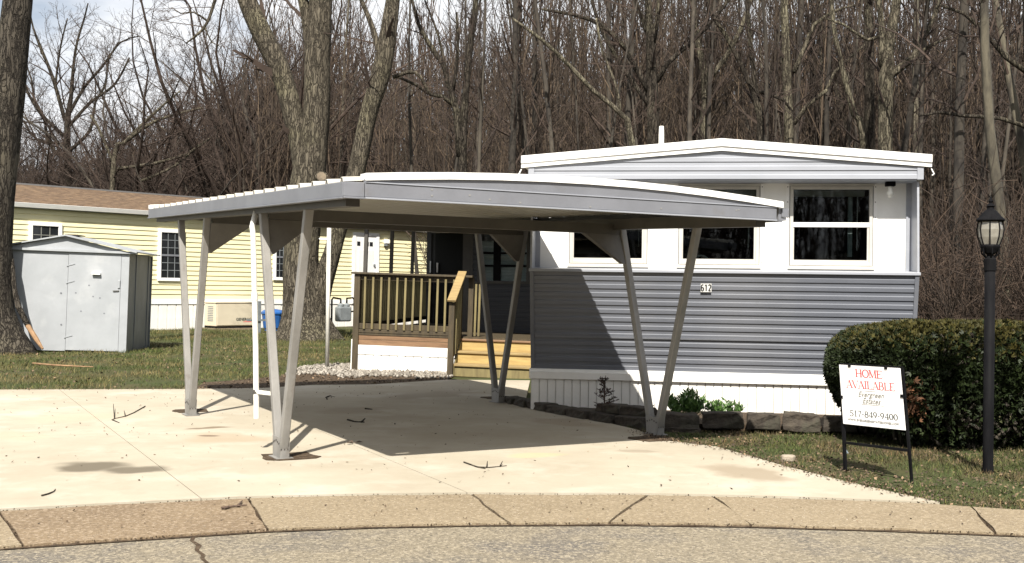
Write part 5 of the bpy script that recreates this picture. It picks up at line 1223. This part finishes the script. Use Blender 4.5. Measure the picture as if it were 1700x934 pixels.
def sprigs(p, nrm, size):
    n = len(p); up = nrm*.8+rng.normal(size=(n,3))*.5+np.array([0,0,.35]); up /= np.linalg.norm(up, axis=1)[:, None]
    a = rng.normal(size=(n,3)); x = np.cross(a, up); x /= np.linalg.norm(x, axis=1)[:, None]; y = np.cross(up, x)
    Rm = np.stack([x, y, up], -1); s = rng.uniform(.7, 1.3, n)*size
    return scatter(SPG, p, Rm, s)
P, Nn = hedge_point(74000); depth = rng.uniform(0, 1, len(P))**1.6*.16; P = P-Nn*depth[:, None]
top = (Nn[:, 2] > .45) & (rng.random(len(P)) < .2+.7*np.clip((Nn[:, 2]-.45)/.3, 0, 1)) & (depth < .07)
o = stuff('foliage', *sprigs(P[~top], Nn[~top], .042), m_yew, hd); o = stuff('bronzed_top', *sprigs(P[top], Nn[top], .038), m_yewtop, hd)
P2, N2 = hedge_point(2600); P2 = P2*np.array([.86,.80,.86]); core = np.array(P2)
stuff('inner_branches', *scatter([tri(MB().bar((0,0,-.5),(0,0,.5),.05,.05))], core, rots(rng.uniform(-1,1,2600), rng.uniform(-1,1,2600), rng.uniform(0,6,2600)), np.stack([np.full(2600,.5)]*2+[np.full(2600,.34)],1)), m_barkd, hd)
gp = at(1512, 662, 9.86); c0 = np.array(gp-hd.location); n = 170
P3 = c0+rng.normal(size=(n,3))*np.array([.055,.05,.085]); stuff('dead_foliage', *sprigs(P3, np.tile([0,-1,.2],(n,1)), .05), m_yewdead, hd)
for k in range(7):
    x = random.uniform(-1.2,1.2); MB().tube([(x,random.uniform(-.2,.2),-.03),(x+random.uniform(-.1,.1),0,.3),(x+random.uniform(-.3,.3),0,.7)], [.035,.028,.015], 6).build('stem', m_barkd, hd)

# ================================================================ small plants in the bed
m_herb = M('fresh_green_leaves', (.085,.165,.045), (.05,.10,.028), 5, .5, island=[(0,(.6,.65,.6)),(1,(1.3,1.25,1.1))])
m_redtwig = M('dark_red_needles', (.055,.032,.028), (.035,.03,.02), 6, .8, island=[(0,(.6,.6,.6)),(1,(1.4,1.3,1.2))])
def leaf_proto():
    b = MB(); b.add([(0,0,0),(.18,.04,.4),(0,.16,1),(-.18,.04,.4)], [(0,1,2,3)]); return tri(b)
LP = [leaf_proto()]
def herb(px, py, Y, w, h, n, label, mat=None, name='perennial_plant', lean=.9):
    g_ = at(px, py, Y); t = thing(name, label, 'plant', (g_.x, g_.y, .10)); mat = mat or m_herb
    nst = max(5, n//22); st = MB(); pos = []
    for k in range(nst):
        a = random.uniform(0, 6.28); rr = random.uniform(0,1)**.6*w/2; hq = h*(1-.45*(rr/(w/2))**2)*random.uniform(.7,1.1)
        e = Vector((math.cos(a)*rr, math.sin(a)*rr*.6, hq)); s0 = Vector((e.x*.3, e.y*.3, -.02)); st.tube([s0, s0.lerp(e,.5)+Vector((e.x*.1,0,.01)), e], .003, 4)
        for q in range(n//nst): f = random.uniform(.35,1); pos.append(tuple(s0.lerp(e, f)+Vector((random.gauss(0,.008),random.gauss(0,.008),0))))
    st.build('stems', mat, t); m_ = len(pos)
    V, T = scatter(LP, pos, rots(rng.uniform(-lean,lean,m_), rng.uniform(-lean,lean,m_), rng.uniform(0,6.28,m_)), rng.uniform(.04,.075,m_)*(.8+h))
    o = bpy.data.objects.new('leaves', np_mesh('leaves', V, T, mat)); link(o, t); o['kind'] = 'stuff'
herb(1141, 676, 11.42, .50, .27, 900, 'larger bushy green plant growing over the wall blocks beside the carport leg')
herb(1203, 676, 11.42, .44, .19, 460, 'smaller green plant with one raised tip right of the bushy one')
herb(1074, 690, 11.45, .16, .12, 60, 'tiny dark plant tucked behind the front right carport leg', m_redtwig)
g_ = at(1003, 680, 11.75); t = thing('dwarf_conifer', 'small dark upright bare looking conifer against the shaded white skirting', 'shrub', (g_.x, g_.y, .08))
st = MB(); pos = []; st.tube([(0,0,-.03),(0,0,.2),(.01,0,.42)], [.01,.008,.003], 5)
for k in range(34):
    z = random.uniform(.02,.38); l_ = .20*(1-z/.46)*random.uniform(.6,1.1); a = random.uniform(0,6.28); e = Vector((math.cos(a)*l_, math.sin(a)*l_*.8, z+l_*random.uniform(.2,.7)))
    st.tube([(0,0,z), e], [.004,.002], 4)
    for q in range(16): f = random.uniform(.3,1); pos.append(tuple(Vector((0,0,z)).lerp(e, f)))
st.build('stem', m_redtwig, t); m_ = len(pos)
o = bpy.data.objects.new('needles', np_mesh('needles', *scatter(LP, pos, rots(rng.uniform(-1.2,1.2,m_), rng.uniform(-1.2,1.2,m_), rng.uniform(0,6.28,m_)), rng.uniform(.018,.035,m_)), m_redtwig)); link(o, t); o['kind'] = 'stuff'

# ================================================================ GRASS, LEAVES, GRAVEL
m_grass = M('grass_blades', (.056,.086,.023), (.074,.076,.030), 1.2, .7, spec=.2, island=[(0,(.45,.5,.45)),(.5,(1,1,1)),(.8,(1.25,1.2,1.1)),(1,(2.0,1.65,1.4))], c3=(.165,.135,.07), s3=.9, t3=(.44,.60), f3=.8)
m_grassdry = M('dry_grass_blades', (.050,.082,.024), (.075,.085,.032), 1.0, .75, spec=.2, island=[(0,(.35,.35,.35)),(.5,(.9,.9,.9)),(.8,(1.2,1.15,1.1)),(1,(2.1,1.8,1.5))], c3=(.115,.084,.050), s3=1.1, t3=(.46,.58), f3=.9)
m_deadleaf = M('dead_leaves', (.13,.088,.052), (.08,.053,.033), 5, .85, island=[(0,(.3,.3,.3)),(.7,(.9,.9,.9)),(1,(2.0,2.0,2.0))])
m_gravel = M('pale_gravel', (.30,.275,.24), (.20,.18,.155), 8, .85, island=[(0,(.4,.38,.36)),(.5,(.9,.9,.88)),(1,(1.35,1.35,1.35))])
def blade(b_):
    w = .09; return (np.array([(-w,0,0),(w,0,0),(w*.7,b_*.35,.55),(-w*.7,b_*.35,.55),(0,b_,1.0)]), np.array([(0,1,2),(0,2,3),(3,2,4)]))
BL = [blade(.15), blade(.5), blade(.9)]
def gutter_y(X): xs_ = np.array([g2(x, y)[0] for x, y in BACK]); ys_ = np.array([g2(x, y)[1] for x, y in BACK]); return np.interp(X, xs_, ys_)
bedp = [(p[0], p[1]) for p in bp]
def on_grass(X, Y): return ~inpoly(X, Y, dpoly) & ~inpoly(X, Y, bedp) & ~inpoly(X, Y, GRAV) & (Y > gutter_y(X)+.03)
def sow(n, xr, yr, hmin, hmax, thr, name, label):
    X = rng.uniform(*xr, n); Y = rng.uniform(*yr, n); k = on_grass(X, Y)
    dens = np.array([mn.noise(Vector((x*.9, y*.9, 3)))+.6*mn.noise(Vector((x*3, y*3, 9))) for x, y in zip(X, Y)]); k &= dens > thr+rng.normal(size=n)*.25
    X, Y, dens = X[k], Y[k], dens[k]; m_ = len(X); h = rng.uniform(hmin, hmax, m_)*(1+.4*np.clip(dens, -1, 1))
    V, T = scatter(BL, np.stack([X, Y, np.full(m_, -.003)], 1), rots(rng.normal(size=m_)*.35, rng.normal(size=m_)*.35, rng.uniform(0,6.28,m_)), np.stack([h*.55, h, h], 1))
    return stuff(name, V, T, m_grass if yr[0] > 10 else m_grassdry, label=label, cat='grass')
sow(110000, (1.0, 7.5), (6.6, 11.4), .02, .055, -.15, 'grass', 'patchy short grass with bare soil on the right front verge')
sow(150000, (-17, -1.5), (14.3, 27), .035, .075, -.30, 'grass', 'thin green lawn behind the driveway around the shed')
sow(60000, (-17, -2.0), (27, 36), .05, .10, -.35, 'grass', 'green lawn beside the yellow house')
def dead(n, xr, yr, size, thr, name, label, driveway=False):
    X = rng.uniform(*xr, n); Y = rng.uniform(*yr, n)
    k = (inpoly(X, Y, dpoly) if driveway else on_grass(X, Y)) & (np.array([mn.noise(Vector((x*1.3, y*1.3, 21))) for x, y in zip(X, Y)])+rng.normal(size=n)*.3 > thr)
    X, Y = X[k], Y[k]; m_ = len(X); s = rng.uniform(.5, 1.3, m_)*size
    V, T = scatter(LP, np.stack([X, Y, np.full(m_, .033 if driveway else .012)], 1), rots(rng.normal(size=m_)*.3+math.pi/2*.93, rng.normal(size=m_)*.4, rng.uniform(0,6.28,m_)), np.stack([s*1.8, s, s], 1))
    return stuff(name, V, T, m_deadleaf, label=label, cat='dead leaves')
dead(22000, (1.2, 7.5), (6.6, 11.4), .027, -.05, 'fallen_leaves', 'dry brown leaves scattered through the right verge')
dead(9000, (-16, -1.5), (14.3, 26), .05, .1, 'fallen_leaves', 'dry leaves on the lawn behind the driveway')
dead(2600, (-7, 4.5), (7.6, 16), .022, .12, 'leaf_crumbs', 'small dark leaf crumbs strewn over the concrete driveway', True)
GUT = [g2(x, y) for x, y in BACK] + [g2(x, y+6) for x, y in reversed(FRONT)]
def crumbs(n, poly, xr, yr, size, z, name, label):
    X = rng.uniform(*xr, n); Y = rng.uniform(*yr, n); k = inpoly(X, Y, poly); X, Y = X[k], Y[k]; m_ = len(X); s = rng.uniform(.4, 1.3, m_)*size
    return stuff(name, *scatter(LP, np.stack([X, Y, np.full(m_, z)], 1), rots(rng.normal(size=m_)*.3+math.pi/2*.93, rng.normal(size=m_)*.4, rng.uniform(0,6.28,m_)), np.stack([s*1.8, s, s], 1)), m_deadleaf, label=label, cat='dead leaves')
crumbs(700, GUT, (-4.5, 4.5), (5.4, 8.3), .02, .026, 'leaf_crumbs', 'leaf crumbs and grit along the gutter strip')
crumbs(2600, GRAV, (min(p[0] for p in GRAV), max(p[0] for p in GRAV)), (min(p[1] for p in GRAV), max(p[1] for p in GRAV)), .04, .026, 'leaf_litter', 'brown leaf litter on the mulch and painted shade between driveway and deck')
P = []
for L_, n_, sd_ in ((BND_R[4:], 1500, .07), (BND_B[:4], 700, .07), (BACK[9:], 160, .03)):
    Q = [Vector((*g2(*q), 0)) for q in L_]; ln = [(b-a).length for a, b in zip(Q, Q[1:])]
    for _ in range(n_):
        i = random.choices(range(len(ln)), ln)[0]; p = Q[i].lerp(Q[i+1], random.random()); nrm = Vector((-(Q[i+1]-Q[i]).y, (Q[i+1]-Q[i]).x, 0)).normalized()
        p = p + nrm*(random.gauss(.02, sd_)); P.append((p.x, p.y, .034))
m_ = len(P); s_ = rng.uniform(.35, 1.1, m_)*.026
stuff('leaf_drift', *scatter(LP, P, rots(rng.normal(size=m_)*.4+math.pi/2*.93, rng.normal(size=m_)*.5, rng.uniform(0,6.28,m_)), np.stack([s_*1.8, s_, s_], 1)), m_deadleaf, label='drift of small dry leaves along the edges of the concrete', cat='dead leaves')
def stone_proto():
    v = np.array([(1,0,0),(-1,0,0),(0,1,0),(0,-1,0),(0,0,1),(0,0,-1)], float)*rng.uniform(.6,1.2,(6,1)); return v, np.array([(0,2,4),(2,1,4),(1,3,4),(3,0,4),(2,0,5),(1,2,5),(3,1,5),(0,3,5)])
SP = [stone_proto() for _ in range(6)]
gx = [p[0] for p in GRAV]; gy = [p[1] for p in GRAV]
X = rng.uniform(min(gx), max(gx), 6000); Y = rng.uniform(min(gy), max(gy), 6000); k = inpoly(X, Y, GRAV) & (np.array([mn.noise(Vector((x*1.1+5, y*1.1, 2))) for x, y in zip(X, Y)])+rng.normal(size=6000)*.2*.8-.75+1.4*np.clip((Y-16.7)/1.0,-.9,1) > .0)
X, Y = X[k], Y[k]; m_ = len(X)
stuff('gravel', *scatter(SP, np.stack([X, Y, np.full(m_, .03)], 1), rots(rng.uniform(0,3,m_), rng.uniform(0,3,m_), rng.uniform(0,6,m_)), np.stack([rng.uniform(.02,.05,m_)]*2+[rng.uniform(.016,.035,m_)], 1)), m_gravel, label='pale rough gravel in front of the deck skirting', cat='gravel')
# grit and moss in the gutter joints
P = []
for L_ in (FRONT, BACK):
    for _ in range(260):
        x = random.uniform(-120, 1820); g_ = gnd(x, lerp_line(L_, x)+random.uniform(-1.2, 1.6)); P.append((g_.x, g_.y, .022))
for (b0, f0) in CUTS[1:-1]:
    for _ in range(34):
        t_ = random.random(); y0, y1 = lerp_line(BACK, b0), lerp_line(FRONT, f0); g_ = gnd(b0+(f0-b0)*t_+random.gauss(0,2.0), y0+(y1-y0)*t_); P.append((g_.x, g_.y, .02))
m_ = len(P); stuff('joint_grit', *scatter(SP, P, rots(rng.uniform(0,3,m_), rng.uniform(0,3,m_), rng.uniform(0,6,m_)), rng.uniform(.002,.007,m_)), m_dirt, label='dark crumbly grit filling the joints of the gutter strip', cat='grit')
